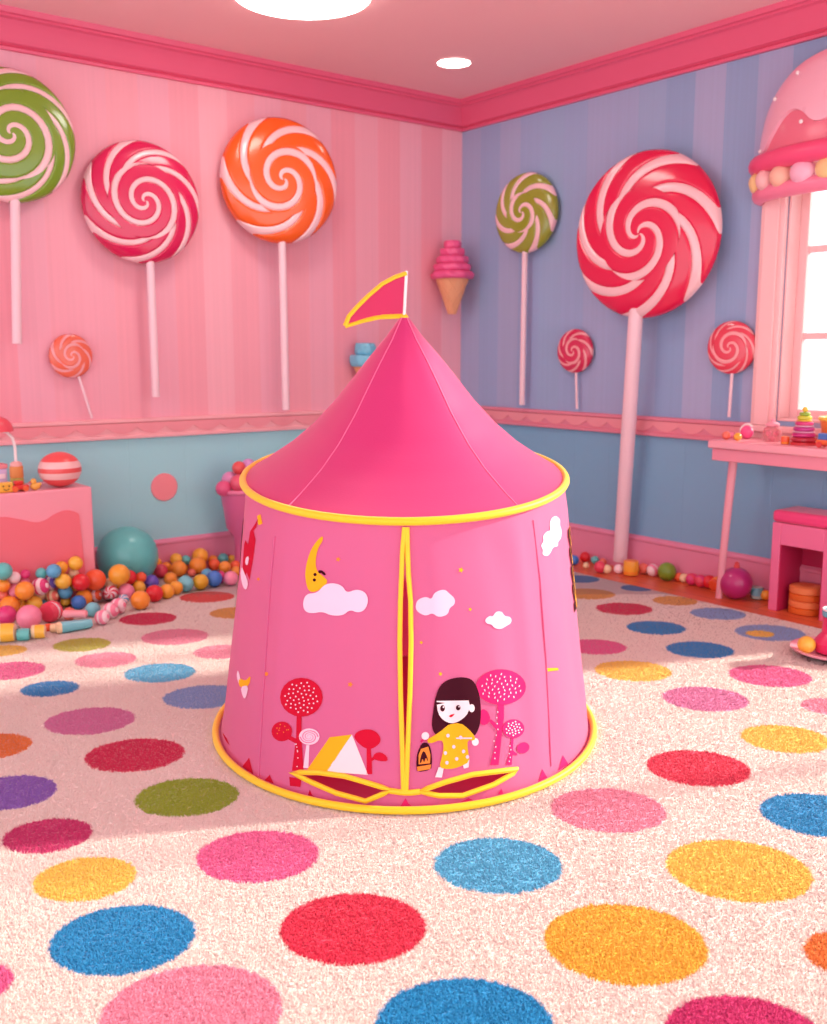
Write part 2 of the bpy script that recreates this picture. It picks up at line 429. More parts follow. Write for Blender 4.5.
def build_carpet():
    x0, x1, y0, y1 = -6.0, -0.335, -6.2, -0.1
    V = [(x0, y0, -0.0118), (x1, y0, -0.0118), (x1, y1, -0.0118), (x0, y1, -0.0118), (x0, y0, 0), (x1, y0, 0), (x1, y1, 0), (x0, y1, 0)]
    Fs = [(3, 2, 1, 0), (4, 5, 6, 7), (0, 1, 5, 4), (1, 2, 6, 5), (2, 3, 7, 6), (3, 0, 4, 7)]
    rs = np.random.RandomState(3)
    # tufts: denser near the viewer, out to about four metres
    n = 760000
    depth = 1.25 + 3.2 * rs.rand(n) ** 1.25
    u_ = rs.rand(n) * 2 - 1; wide = rs.rand(n) < 0.30
    lat = np.where(wide, np.sign(u_) * (0.45 + 1.1 * np.abs(u_) ** 1.3), u_ * 0.52) * depth + 0.1 * u_
    tx = CAM.x + lat * CA + depth * SA; ty = CAM.y - lat * SA + depth * CA
    ok = (tx < x1 - .01) & (ty < y1 - .35) & (tx > x0 + .05) & (ty > -6.1)
    # none under the tent
    ex = lat + 0.026; ey = depth - 2.88
    ok &= (ex / 0.55) ** 2 + (ey / 0.61) ** 2 > 1
    tx = tx[ok]; ty = ty[ok]; depth = depth[ok]; n = len(tx)
    h = (0.0025 + 0.0042 * rs.rand(n)); wd = 0.0017 + 0.0006 * depth * rs.rand(n)
    ang = rs.rand(n) * 2 * pi; lean = rs.rand(n) * 0.0055; la = rs.rand(n) * 2 * pi
    vv = np.zeros((n, 4, 3), np.float32)
    for k in range(3):
        a = ang + k * 2 * pi / 3
        vv[:, k, 0] = tx + wd * np.cos(a); vv[:, k, 1] = ty + wd * np.sin(a); vv[:, k, 2] = -0.001
    vv[:, 3, 0] = tx + lean * np.cos(la); vv[:, 3, 1] = ty + lean * np.sin(la); vv[:, 3, 2] = h
    nb = 8
    allv = np.concatenate([np.array(V, np.float32), vv.reshape(-1, 3)])
    idx = (nb + 4 * np.arange(n))[:, None, None] + np.array([[0, 1, 3], [1, 2, 3], [2, 0, 3]])[None]
    loops = np.concatenate([np.array(Fs).reshape(-1), idx.reshape(-1)]).astype(np.int32)
    nf = 6 + 3 * n
    starts = np.concatenate([np.arange(6) * 4, 24 + 3 * np.arange(3 * n)]).astype(np.int32)
    me = bpy.data.meshes.new('carpet')
    me.vertices.add(len(allv)); me.vertices.foreach_set('co', allv.ravel())
    me.loops.add(len(loops)); me.loops.foreach_set('vertex_index', loops)
    me.polygons.add(nf); me.polygons.foreach_set('loop_start', starts)
    me.update(calc_edges=True)
    uvl = me.uv_layers.new(name='root')
    root = allv[:, :2].copy()
    root[nb:] = np.repeat(np.stack([tx, ty], 1), 4, axis=0)
    uvl.data.foreach_set('uv', root[loops].astype(np.float32).ravel())
    me.materials.append(carpet_mat(False)); me.materials.append(carpet_mat(True))
    mi = np.ones(nf, np.int32); mi[:6] = 0; me.polygons.foreach_set('material_index', mi)
    o = bpy.data.objects.new('carpet', me); C.objects.link(o)
    return tag(o, 'large cream shag carpet covered with many coloured round dots', 'carpet')
build_carpet()

# ------------------------------------------------------------------ tent
TX, TY = -0.026, 2.88
TL = Vector((CAM.x + TX * CA + TY * SA, CAM.y - TX * SA + TY * CA, 0.0))
tent = empty('play_tent', TL, 'pink cone-roofed play tent with yellow piping standing on the dotted carpet', 'tent', -AZ)
def tproj(p):
    X = p[0] + TX; Y = p[1] + TY; Z = p[2] - HH
    zz = Y * cp - Z * sp; yy = Y * sp + Z * cp
    return CX + F * X / zz, CY - F * yy / zz
ZR0, TILT = 0.752, 0.115
def zring(th): return ZR0 - TILT * 0.5 * cos(th)
def wrinkle(th, v):
    w = noise.noise(Vector((th * 3.2, v * 1.0, 4.1))) * 0.010 + noise.noise(Vector((th * 9, v * 2.4 + th, 1.7))) * 0.0035
    w += 0.004 * math.exp(-((abs(th) - 0.69) / 0.03) ** 2)
    return w * min(1, v * 6) * min(1, (1 - v) * 8)
def wall(th, v, off=0.0):
    u = 1 - v
    a = 0.459 + 0.071 * u + 0.018 * u ** 3 + off + wrinkle(th, v)
    b = 0.492 + 0.106 * u + 0.012 * u ** 4 + off + wrinkle(th, v)
    return Vector((a * sin(th), -b * cos(th), 0.008 + v * (zring(th) - 0.008)))
def S(px, py):
    th = max(-1.45, min(1.45, math.asin(max(-0.99, min(0.99, (px - 405) / 178))))); v = max(0.02, min(0.98, (800 - py) / 275))
    for _ in range(12):
        def f(a, b):
            q = tproj(wall(a, b)); return q[0] - px, q[1] - py
        e = f(th, v); d = 1e-4
        e1 = f(th + d, v); e2 = f(th, v + d)
        a11 = (e1[0] - e[0]) / d; a21 = (e1[1] - e[1]) / d; a12 = (e2[0] - e[0]) / d; a22 = (e2[1] - e[1]) / d
        det = a11 * a22 - a12 * a21
        if abs(det) < 1: break
        dt = -(a22 * e[0] - a12 * e[1]) / det; dv = -(-a21 * e[0] + a11 * e[1]) / det
        th += max(-0.15, min(0.15, dt)); v += max(-0.1, min(0.1, dv))
        th = max(-1.5, min(1.5, th)); v = max(0.004, min(0.995, v))
    return (th, v)
def inpoly(p, poly):
    x, y = p; c = False; n = len(poly)
    for i in range(n):
        x1, y1 = poly[i]; x2, y2 = poly[(i + 1) % n]
        if (y1 > y) != (y2 > y) and x < (x2 - x1) * (y - y1) / (y2 - y1) + x1: c = not c
    return c
def resample(poly, step):
    out = []
    for i in range(len(poly)):
        a = Vector(poly[i]); b = Vector(poly[(i + 1) % len(poly)]); n = max(1, int((b - a).length / step))
        for k in range(n): out.append(tuple(a.lerp(b, k / n)))
    return out
def smoothpoly(pts, it=2):
    for _ in range(it):
        q = []
        for i in range(len(pts)):
            a = pts[i]; b = pts[(i + 1) % len(pts)]
            q.append((a[0] * .75 + b[0] * .25, a[1] * .75 + b[1] * .25)); q.append((a[0] * .25 + b[0] * .75, a[1] * .25 + b[1] * .75))
        pts = q
    return pts
def cdt_fill(poly, holes, steiner):
    """poly in (theta,v)"""
    V = []; E = []
    for lp in [poly] + holes:
        k = len(V); V += [Vector(p) for p in lp]; E += [(k + i, k + (i + 1) % len(lp)) for i in range(len(lp))]
    V += [Vector(p) for p in steiner]
    r = delaunay_2d_cdt(V, E, [], 0, 1e-6)
    vo, fo = r[0], r[2]; out = []
    for f in fo:
        c = sum((vo[i] for i in f), Vector((0, 0))) / len(f)
        if inpoly(c, poly) and not any(inpoly(c, h) for h in holes): out.append(tuple(f))
    return [tuple(v) for v in vo], out

HOLE_V = [(405,574),(402,600),(401.5,640),(402.5,700),(404,748),(406.5,748),(408.5,700),(409,640),(408.5,600)]
HOLE_L = [(292,771.5),(320,772),(345,775.5),(364,781),(392,789.5),(366,800.5),(337,792.5),(313,782)]
HOLE_R = [(418,791),(445,781.5),(471.6,774),(516,768.5),(512,773),(493,784),(462,795),(439,795)]
holes = [[S(*p) for p in resample(h, 7)] for h in (HOLE_V, HOLE_L, HOLE_R)]
tw = MB()
M_body = mat('tent_pink_fabric', (230, 122, 178), 0.62, 0, 0.3, 0, (240, 0.15, 0.002), 0.02)
M_roof = mat('tent_rose_fabric', (216, 52, 132), 0.55, 0, 0.3, 0, (240, 0.15, 0.002), 0.02)
M_pipe = mat('yellow_piping', (255, 208, 20), 0.5, 0, 0.2, 0, (400, 0.2, 0.001))
P_red = mat('print_red', (204, 16, 52), 0.85, spec=0.15); P_mag = mat('print_magenta', (222, 38, 112), 0.85, spec=0.15)
P_wh = mat('print_pink_white', (244, 206, 226), 0.85, spec=0.15); P_ye = mat('print_yellow', (250, 178, 34), 0.85, spec=0.15)
P_hair = mat('print_dark_brown', (62, 8, 28), 0.85, spec=0.15); P_skin = mat('print_cream', (244, 222, 230), 0.85, spec=0.15)
P_or = mat('print_orange', (246, 140, 60), 0.85, spec=0.15); P_cl = mat('print_cloud_white', (240, 208, 232), 0.85, spec=0.15)
PM = [M_body, P_red, P_mag, P_wh, P_ye, P_hair, P_skin, P_or, P_cl]
def translucent(m, rgb, fac):
    nt = m.node_tree; out = nt.nodes['Material Output']; b = nt.nodes['Principled BSDF']
    t = nt.nodes.new('ShaderNodeBsdfTranslucent'); t.inputs[0].default_value = (*lin(rgb), 1)
    mx = nt.nodes.new('ShaderNodeMixShader'); mx.inputs[0].default_value = fac
    nt.links.new(b.outputs[0], mx.inputs[1]); nt.links.new(t.outputs[0], mx.inputs[2]); nt.links.new(mx.outputs[0], out.inputs[0])
translucent(M_body, (246, 84, 126), 0.38); translucent(M_roof, (236, 60, 136), 0.25)
# cloth
NT, NV = 150, 26
outer = [(-pi + 2 * pi * i / NT, 0.0) for i in range(NT)] + [(pi, v / NV) for v in range(NV)] + \
        [(pi - 2 * pi * i / NT, 1.0) for i in range(NT)] + [(-pi, 1 - v / NV) for v in range(NV)]
st = []
for i in range(1, NT):
    for j in range(1, NV):
        p = (-pi + 2 * pi * i / NT, j / NV)
        if not any(inpoly(p, h) for h in holes): st.append(p)
vo, fo = cdt_fill(outer, holes, st)
tw.add([wall(*p) for p in vo], fo, 0)
def art(poly_px, mi, layer=1):
    """printed shape outlined in the photograph's frame, laid on the cloth"""
    pl = [S(*p) for p in resample(poly_px, 6)]
    ths = [p[0] for p in pl]; vs = [p[1] for p in pl]
    stn = []
    a = min(ths)
    while a < max(ths):
        b = min(vs)
        while b < max(vs):
            if inpoly((a, b), pl): stn.append((a, b))
            b += 0.025
        a += 0.035
    v, f = cdt_fill(pl, [], stn)
    v3 = [wall(p[0], p[1], 0.0006 + 0.0008 * layer) for p in v]
    tw.add(v3, f, mi)
def ell(cx, cy, rx, ry, rot=0, n=20):
    return [(cx + rx * cos(2 * pi * k / n) * cos(rot) - ry * sin(2 * pi * k / n) * sin(rot), cy + rx * cos(2 * pi * k / n) * sin(rot) + ry * sin(2 * pi * k / n) * cos(rot)) for k in range(n)]
k1 = lambda pts: [(200 + x / 2.926, 480 + y / 2.926) for x, y in pts]
k2 = lambda pts: [(400 + x / 2.926, 480 + y / 2.926) for x, y in pts]
k3 = lambda pts: [(400 + x / 5.17, 640 + y / 5.17) for x, y in pts]
# moon and clouds
art(k1(smoothpoly([(358,160),(325,200),(308,260),(310,300),(320,328),(345,326),(378,298),(362,282),(343,268),(338,240),(345,200),(362,175)])), 4, 1)
for c in ((336,292),(338,276),(352,268)): art(k1(ell(c[0], c[1], 5, 5, n=8)), 5, 2)
art(k1(smoothpoly([(356,262),(370,274),(366,280),(352,268)], 1)), 5, 2)
art(k1(smoothpoly([(302,360),(312,332),(345,330),(365,305),(392,300),(418,308),(430,330),(460,318),(486,328),(494,352),(484,380),(462,388),(440,378),(420,396),(385,396),(360,384),(330,390),(308,384)])), 8, 3)
art(k2(smoothpoly([(44,374),(50,350),(76,340),(92,350),(100,328),(130,318),(146,334),(160,345),(160,364),(144,374),(140,394),(112,402),(94,388),(76,398),(54,388)])), 8, 1)
art(k2(smoothpoly([(247,408),(262,396),(270,400),(280,384),(298,384),(304,398),(324,400),(326,418),(308,428),(296,436),(276,434),(268,422),(252,420)])), 8, 1)
art(k2(smoothpoly([(442,110),(456,104),(468,116),(466,132),(472,146),(470,172),(460,180),(462,194),(446,196),(440,212),(430,224),(414,218),(418,204),(410,192),(420,178),(416,164),(428,150),(440,148),(436,128)])), 8, 1)
# stars and tab
for f, pts in ((k1, ((405,232,8),(440,598,9),(172,290,6))), (k2, ((178,263,9),(205,378,6),(118,567,7),(62,475,6),(180,740,5)))):
    for x, y, r in pts:
        art(f([(x + (r if i % 2 == 0 else r * .5) * cos(i * pi / 5), y + (r if i % 2 == 0 else r * .5) * sin(i * pi / 5)) for i in range(10)]), 4 if f is k2 else 7, 1)
# red tree left
art(k1([(284,680),(298,680),(298,760),(304,850),(270,850),(280,770),(248,752),(252,742),(282,756)]), 1, 1)
art(k1([(262,868),(298,874),(294,898),(264,894)]), 1, 1)
art(k1(ell(298, 635, 62, 57)), 1, 2); art(k1(ell(241, 735, 30, 29)), 1, 2)
rr = random.Random(2)
for i in range(46):
    a = i * 2.39996; q = sqrt((i + .5) / 46) * 0.88
    art(k1(ell(298 + 58 * q * cos(a), 635 + 53 * q * sin(a), 2.6, 2.6, n=6)), 3, 3)
for i in range(9):
    a = rr.uniform(0, 6.28); q = sqrt(rr.random()) * 0.8
    art(k1(ell(241 + 27 * q * cos(a), 735 + 26 * q * sin(a), 1.8, 1.8, n=6)), 7, 3)
for i in range(7): art(k1(ell(288 + rr.uniform(-8, 8), rr.uniform(770, 845), 2, 2, n=6)), 3, 3)
art(k1([(312,775),(321,775),(318,842),(303,842)]), 3, 1)
art(k1(ell(321, 750, 30, 24)), 3, 2)
for k in range(2):
    sw = []
    for i in range(22):
        a = i / 21 * 3.0 * pi + k * pi; r = 4 + 20 * i / 21; sw.append((321 + r * 1.15 * cos(a), 750 + r * .9 * sin(a)))
    band = [(x, y) for x, y in sw] + [(321 + (x - 321) * .86, 750 + (y - 750) * .86) for x, y in reversed(sw)]
    for i in range(0, 20, 3):
        j = min(i + 3, 21); art(k1(sw[i:j + 1] + [(321 + (x - 321) * .88, 750 + (y - 750) * .88) for x, y in reversed(sw[i:j + 1])]), 0, 3)
# little house
art(k1([(380,752),(445,744),(372,853),(315,846)]), 4, 1); art(k1([(445,744),(492,862),(370,853)]), 6, 1)
# red mushroom right of it
art(k1([(488,778),(500,778),(502,812),(515,808),(516,814),(503,822),(504,860),(488,860)]), 1, 1)
art(k1(smoothpoly([(450,755),(456,738),(480,728),(510,730),(530,752),(526,772),(500,788),(478,782)])), 1, 2)
art(k1(smoothpoly([(504,814),(512,798),(530,795),(548,808),(550,822),(526,822)], 1)), 1, 2)
# red animal at the left
art(k1([(168,105),(178,100),(184,128),(172,132)]), 4, 1)
art(k1([(172,112),(166,138),(158,148),(164,175),(156,235),(146,292),(138,270),(132,285),(126,255),(130,190),(134,176),(142,188),(148,150),(160,132)]), 1, 1)
art(k1(smoothpoly([(136,226),(146,222),(142,250),(134,246)], 1)), 3, 2)
art(k1(smoothpoly([(124,250),(132,272),(144,300),(138,322),(128,314),(120,280)], 1)), 3, 2)
# bee
art(k1(smoothpoly([(112,552),(120,580),(116,600),(108,575)], 1)), 3, 1); art(k1(smoothpoly([(116,578),(134,588),(150,570),(146,600),(128,608),(114,602)], 1)), 4, 1)
art(k1(smoothpoly([(120,604),(145,600),(136,640),(128,636)], 1)), 3, 2)
art(k1(ell(195, 567, 6, 6, n=8)), 7, 1)
# blades along the hem
for f, t in ((k1, [(145,812,125,838,157,862),(205,862,190,880,217,888),(80,757,73,770,88,776),(322,905,316,930,336,938)]),
             (k2, [(475,805,462,850,492,832),(415,845,405,882,430,872),(296,902,286,918,302,918),(16,930,2,960,34,962),(200,930,175,952,215,944)])):
    for a in t: art(f([(a[0], a[1]), (a[2], a[3]), (a[4], a[5])]), 1 if f is k1 else 2, 1)
# magenta tree
art(k3([(502,315),(536,315),(536,400),(524,500),(508,645),(464,645),(486,560),(502,470),(460,420),(468,408),(505,438)]), 2, 1)
art(k3([(574,500),(586,500),(582,570),(605,588),(604,596),(580,592),(576,645),(546,645),(566,580)]), 2, 1)
art(k3(ell(520, 242, 128, 92, 0, 28)), 2, 2); art(k3(ell(584, 457, 56, 49)), 2, 2); art(k3(ell(634, 556, 33, 28, -.4)), 2, 2)
art(k3(smoothpoly([(408,370),(430,355),(455,370),(468,410),(445,440),(412,435)], 1)), 2, 1)
for i in range(44):
    a = i * 2.39996; q = sqrt((i + .5) / 44) * 0.86
    art(k3(ell(520 + 122 * q * cos(a), 242 + 86 * q * sin(a), 3.4, 6.5, rr.uniform(-.6, .6), n=6)), 3, 3)
for i in range(24):
    a = i * 2.39996; q = sqrt((i + .5) / 24) * 0.84
    art(k3(ell(584 + 52 * q * cos(a), 457 + 45 * q * sin(a), 4.5, 4.5, n=6)), 3, 3)
for i in range(9): art(k3(ell(505 - i * 3 + rr.uniform(-8, 8), 370 + i * 30, 3.5, 4.5, n=6)), 3, 3)
for i in range(5): art(k3(ell(568 - i * 1 + rr.uniform(-5, 5), 545 + i * 20, 3, 4, n=6)), 3, 3)
# girl
art(k3(smoothpoly([(162,430),(172,360),(180,300),(205,232),(250,200),(320,188),(375,202),(405,262),(416,340),(414,430),(392,485),(376,494),(345,470),(300,440),(235,440),(205,480),(188,492),(170,470)])), 5, 3)
art(k3([(188,318),(188,312),(352,310),(358,335)] + smoothpoly([(358,335),(356,352),(342,388),(300,420),(262,430),(220,412),(194,374),(188,318)], 1)[1:-1]), 6, 4)
art(k3(ell(368, 350, 15, 21)), 6, 4)
art(k3(ell(218, 350, 12, 17, n=12)), 5, 5); art(k3(ell(298, 347, 12, 14, n=12)), 5, 5)
art(k3(ell(222, 343, 4, 5, n=8)), 6, 6); art(k3(ell(302, 341, 3.5, 4, n=8)), 6, 6)
art(k3([(250,390),(262,382),(280,378),(272,390),(260,397)]), 1, 5)
art(k3(ell(130, 493, 20, 20)), 6, 4); art(k3(ell(386, 524, 18, 20)), 6, 4)
art(k3([(198,655),(226,652),(215,708),(180,706)]), 6, 4); art(k3([(318,625),(356,612),(352,655),(328,662)]), 6, 4)
art(k3(smoothpoly([(250,432),(310,425),(350,455),(388,500),(378,518),(345,512),(348,570),(358,625),(300,655),(250,665),(200,656),(215,600),(225,540),(212,510),(150,535),(136,512),(180,488),(226,455)], 1)), 4, 5)
for c in ((245,490),(310,500),(275,548),(232,580),(325,572),(290,610),(345,600),(240,630)): art(k3(ell(c[0], c[1], 9, 10, n=8)), 3, 6)
art(k3([(286,500),(368,500),(368,507),(286,507)]), 3, 6)
# lantern
art(k3(smoothpoly([(84,650),(86,590),(105,545),(118,528),(142,528),(158,556),(164,600),(164,640),(160,668),(88,682)], 1)), 5, 3)
art(k3([(96,640),(96,590),(108,560),(145,548),(156,590),(154,634)]), 7, 4)
art(k3([(88,652),(160,640),(156,664),(90,675)]), 7, 4)
art(k3(smoothpoly([(100,630),(112,580),(124,568),(140,600),(144,628),(132,600),(124,632),(116,606),(108,632)], 1)), 5, 5)
art(k3([(104,520),(118,508),(148,512),(156,530),(150,530),(142,518),(120,518),(110,530)]), 2, 3)
# little tab at the right
art(k2([(426,550),(460,549),(463,556),(430,560)]), 4, 2)
# side windows of dark mesh with zigzag edges
for sgn in (-1, 1):
    for i in range(9):
        v0 = 0.50 + i * 0.036
        for th0, mi in ((1.30, 5), (1.335, 4), (1.37, 3)):
            q = [(sgn * (th0 + 0.03 * (i % 2)), v0), (sgn * (th0 + 0.075 - 0.02 * (i % 2)), v0), (sgn * (th0 + 0.075), v0 + 0.034), (sgn * (th0 + 0.01), v0 + 0.034)]
            tw.add([wall(p[0], p[1], 0.0018 + 0.0005 * mi * .3) for p in q], [(0, 1, 2, 3)], mi)
    q = [(sgn * 1.5, 0.5), (sgn * 1.9, 0.5), (sgn * 1.9, 0.82), (sgn * 1.5, 0.82)]
    g = [[(q[0][0] + (q[1][0] - q[0][0]) * i / 8, 0.5 + 0.32 * j / 6) for j in range(7)] for i in range(9)]
    vv = [wall(p[0], p[1], 0.0015) for r in g for p in r]
    tw.add(vv, [(i * 7 + j, (i + 1) * 7 + j, (i + 1) * 7 + j + 1, i * 7 + j + 1) for i in range(8) for j in range(6)], 5)
link('tent_wall', tw.v, tw.f, PM, tent, tw.m, smooth=True, sharp=60)
# roof
prof = [(0.0, 0.008), (0.06, 0.052), (0.12, 0.104), (0.168, 0.143), (0.24, 0.201), (0.314, 0.270), (0.37, 0.336), (0.42, 0.412), (0.447, 0.459)]
def lerpprof(s):
    h = s * 0.447
    for (h0, r0), (h1, r1) in zip(prof, prof[1:]):
        if h <= h1 + 1e-9: return r0 + (r1 - r0) * (h - h0) / (h1 - h0)
    return prof[-1][1]
seams = sorted([radians(d) for d in (-160, -100, -40, 40, 100, 160)])
def roofpt(th, s, off=0):
    # slight flattening between the seams
    k = [(a, b) for a, b in zip(seams, seams[1:] + [seams[0] + 2 * pi])]
    t = th if th >= seams[0] else th + 2 * pi
    dip = 0
    for a, b in k:
        if a <= t <= b + 1e-9: dip = sin(pi * (t - a) / (b - a))
    r = lerpprof(s) / 0.462 * (1 - 0.045 * dip * sin(pi * min(1, s)) ** .8) + off / 0.462
    r += noise.noise(Vector((th * 2, s * 3, 9))) * 0.006 * sin(pi * s)
    z = 1.2 * (1 - s) + zring(th) * s
    base = 1.2 - (1.2 - zring(th)) * s
    return Vector((0.462 * r * sin(th) + 0.0, -0.492 * r * cos(th), base + 0.004))
NS_, NR = 120, 30
v = [roofpt(-pi + 2 * pi * i / NS_, j / NR) for j in range(NR + 1) for i in range(NS_)]
f = [(j * NS_ + i, j * NS_ + (i + 1) % NS_, (j + 1) * NS_ + (i + 1) % NS_, (j + 1) * NS_ + i) for j in range(NR) for i in range(NS_)]
link('roof', v, f, M_roof, tent)
for a in seams:
    MB().tube([roofpt(a, 0.01 + 0.985 * k / 40, 0.0005) for k in range(41)], 0.0016, 6).build('roof_seam', mat('seam_rose', (244, 120, 168), .6), tent)
# rings
def ringpts(scale_a, scale_b, z, n=96): return [(scale_a * sin(2 * pi * k / n), -scale_b * cos(2 * pi * k / n), z(2 * pi * k / n)) for k in range(n)]
MB().tube(ringpts(0.466, 0.498, zring), 0.0105, 12, True).build('roof_piping', M_pipe, tent)
MB().tube(ringpts(0.563, 0.638, lambda t: 0.012), 0.0098, 12, True).build('base_piping', M_pipe, tent)
# cloth skirt joining wall to the base piping, and the ground sheet
n = 96
v = [wall(-pi + 2 * pi * k / n, 0.0) for k in range(n)] + [Vector((0.561 * sin(-pi + 2 * pi * k / n), -0.636 * cos(-pi + 2 * pi * k / n), 0.012)) for k in range(n)]
link('hem', v, [(k, (k + 1) % n, n + (k + 1) % n, n + k) for k in range(n)], M_body, tent)
v = [Vector((0, 0, 0.006))] + [Vector((0.55 * sin(2 * pi * k / n), -0.61 * cos(2 * pi * k / n), 0.006)) for k in range(n)]
link('ground_sheet', v, [(0, 1 + k, 1 + (k + 1) % n) for k in range(n)], M_roof, tent)
# bindings around the openings
def binding(px, r, closed=True, name='opening_piping'):
    rs = resample(px, 8) if closed else px
    MB().tube([wall(*S(*p), 0.004) for p in rs], r, 8, closed).build(name, M_pipe, tent)
def grow(px, d):
    cx = sum(p[0] for p in px) / len(px); cy = sum(p[1] for p in px) / len(px)
    return [(p[0] + d * (1 if p[0] > cx else -1), p[1] + (d * .3 if p[1] > cy else -d * .3)) for p in px]
binding([(404.5,527),(402.5,550),(401.5,575),(400.5,600),(399.8,640),(400.5,690),(402,740),(403.5,790)], 0.0062, False)
binding([(407,527),(407.5,550),(408.5,575),(410.5,600),(411,640),(410,690),(408,740),(406,790)], 0.0062, False)
binding(HOLE_L, 0.0068); binding(HOLE_R, 0.0068)
binding([(390,790),(400,791.5),(410,792),(420,791)], 0.0075, False)
# side seams on the wall
for pts in ([(275,536),(271,580),(267,640),(263,700),(259,776)],):
    MB().tube([wall(*S(*p), 0.001) for p in pts], 0.003, 6).build('wall_seam', M_body, tent)
sd = [S(533, 520), S(540, 580), S(546, 660), S(549, 720), S(551, 766)]
MB().tube([wall(*p, 0.001) for p in sd], 0.002, 6).build('wall_seam', M_body, tent)
# flag
def tinv(px, py, y):
    X = px - CX; Yr = F * cp + (CY - py) * sp; Z = -F * sp + (CY - py) * cp; t = (y + TY) / Yr
    return Vector((X * t - TX, y, HH + Z * t))
MB().tube([tinv(404, 320, 0), tinv(405, 300, 0), tinv(406.5, 271, 0)], 0.0045, 8).build('flag_pole', M_white, tent)
fp = [(405,275),(395,277),(382,284),(368,296),(358,306),(349,316),(345,326),(362,321),(380,317),(405,315)]
def fpt(p, s=0): return tinv(p[0], p[1], 0.02 * sin((405 - p[0]) / 14.0) + s)
pl = resample(fp, 5); stn = [(x, y) for x in range(350, 404, 5) for y in range(275, 324, 5) if inpoly((x, y), pl)]
vo, fo = cdt_fill(pl, [], stn)
fb = MB(); n0 = len(vo)
fb.add([fpt(p, -0.001) for p in vo] + [fpt(p, 0.001) for p in vo], fo + [tuple(reversed([i + n0 for i in q])) for q in fo])
flag = fb.build('flag', mat('flag_crimson', (206, 22, 92), 0.55, 0, .3), tent)
MB().tube([fpt(p) for p in [(407,273)] + fp[1:7]], 0.0085, 8, flat=.6).tube([fpt(p) for p in [fp[6]] + fp[7:9] + [(406,316)]], 0.0085, 8, flat=.6).build('flag_binding', M_pipe, flag)
MB().lathe([(0.012, 1.185), (0.012, 1.203), (0.008, 1.207)], 16).build('roof_tip', M_pipe, tent)

# ------------------------------------------------------------------ lollipops
def swirl_mesh(R, T, n_in, n_out, w_in, w_out, split, white=0.33):
    """rows of vertices follow the swirl so the stripes have clean edges"""
    V = []; Fc = []; Fm = []
    NA = 168
    rows = []
    n1, n2, n3 = 26, 12, 10
    def height(s): return T * (1 - s ** 3.2) ** 0.5 if s < 1 else 0
    def add_zone(ss, tw, arms, first):
        for i, s in enumerate(ss):
            row = []
            for k in range(NA):
                a = 2 * pi * k / NA - tw(s)
                ph = (k * arms / NA) % 1.0
                e = min(abs(ph), abs(ph - white), abs(1 - ph))
                groove = max(0, 1 - e / 0.085) ** 1.5
                h = height(min(s, 0.9999)) * 0.88 + T * 0.12 - groove * T * 0.10 * min(1, s * 3)
                row.append(len(V)); V.append((R * s * cos(a), -h, R * s * sin(a)))
            if i:
                pr = rows[-1]
                for k in range(NA):
                    k2 = (k + 1) % NA
                    ph = ((k + 0.5) * arms / NA) % 1.0
                    Fc.append((pr[k], pr[k2], row[k2], row[k])); Fm.append(1 if ph < white else 0)
            rows.append(row)
    add_zone([0.012 + (split - 0.012) * i / n1 for i in range(n1 + 1)], lambda s: w_in * (s / split) ** 0.75, n_in, True)
    ss = [split + (1 - split) * (1 - (1 - i / n2) ** 1.6) for i in range(n2 + 1)]
    add_zone(ss, lambda s: w_in + w_out * (s - split) / (1 - split), n_out, False)
    tw1 = w_in + w_out
    back = [(1.015, 0.0), (1.012, -0.25), (0.97, -0.6), (0.88, -0.85), (0.6, -1.0)]
    for s, q in back:
        row = []
        for k in range(NA):
            a = 2 * pi * k / NA - tw1; row.append(len(V)); V.append((R * s * cos(a), T * -q * 0.9 if q else T * 0.05, R * s * sin(a)))
        pr = rows[-1]
        for k in range(NA):
            k2 = (k + 1) % NA; ph = ((k + 0.5) * n_out / NA) % 1.0
            Fc.append((pr[k], pr[k2], row[k2], row[k])); Fm.append(1 if ph < white else 0)
        rows.append(row)
    Fc.append(tuple(rows[-1])); Fm.append(0)
    Fc.append(tuple(reversed(rows[0]))); Fm.append(0)
    return V, Fc, Fm
def candy(name, rgb): return mat(name, rgb, 0.22, 0.6, 0, 0, (30, 0.12, 0.004), 0.06)
M_cream = candy('candy_cream', (248, 204, 208))
def lollipop(side, c, rpx, off, stick_end, stick_r, colour, label, n=(2, 7, 6.5, 0.75, 0.60), thick=0.2, yaw=0, group='giant lollipops on the walls', cream=M_cream, start=None):
    fn = on_left if side == 'L' else on_right
    P, t = fn(c[0], c[1], off)
    R = rpx * t * (1.0)
    rz = 0 if side == 'L' else -pi / 2
    root = empty('lollipop', P, label, 'lollipop', rz + yaw, group)
    V, Fc, Fm = swirl_mesh(R, R * thick, *n)
    o = link('candy', V, Fc, [colour, cream], root, Fm, sharp=50)
    # make sure normals face out
    bm = bmesh.new(); bm.from_mesh(o.data); bmesh.ops.recalc_face_normals(bm, faces=bm.faces); bm.to_mesh(o.data); bm.free()
    E, te = fn(stick_end[0], stick_end[1], off if len(stick_end) < 3 else stick_end[2])
    Mi = Matrix.Translation(P) @ Matrix.Rotation(rz + yaw, 4, 'Z')
    e = Mi.inverted() @ E
    s0, _ = fn(*start, off); s0 = Mi.inverted() @ s0; s0.y = 0
    s0 = s0.normalized() * R * 0.97; d = (e - s0)
    MB().tube([s0 - d.normalized() * R * .08, s0, s0 + d * 0.5, s0 + d * 0.998, e], [stick_r * .9, stick_r, stick_r * 1.02, stick_r, stick_r * .7], 16).build('stick', M_stick, root)
    return root
M_blush = candy('candy_blush', (244, 168, 172))
GR = candy('candy_green', (122, 158, 38)); RD = candy('candy_crimson', (214, 20, 84)); OR = candy('candy_orange', (244, 96, 20))
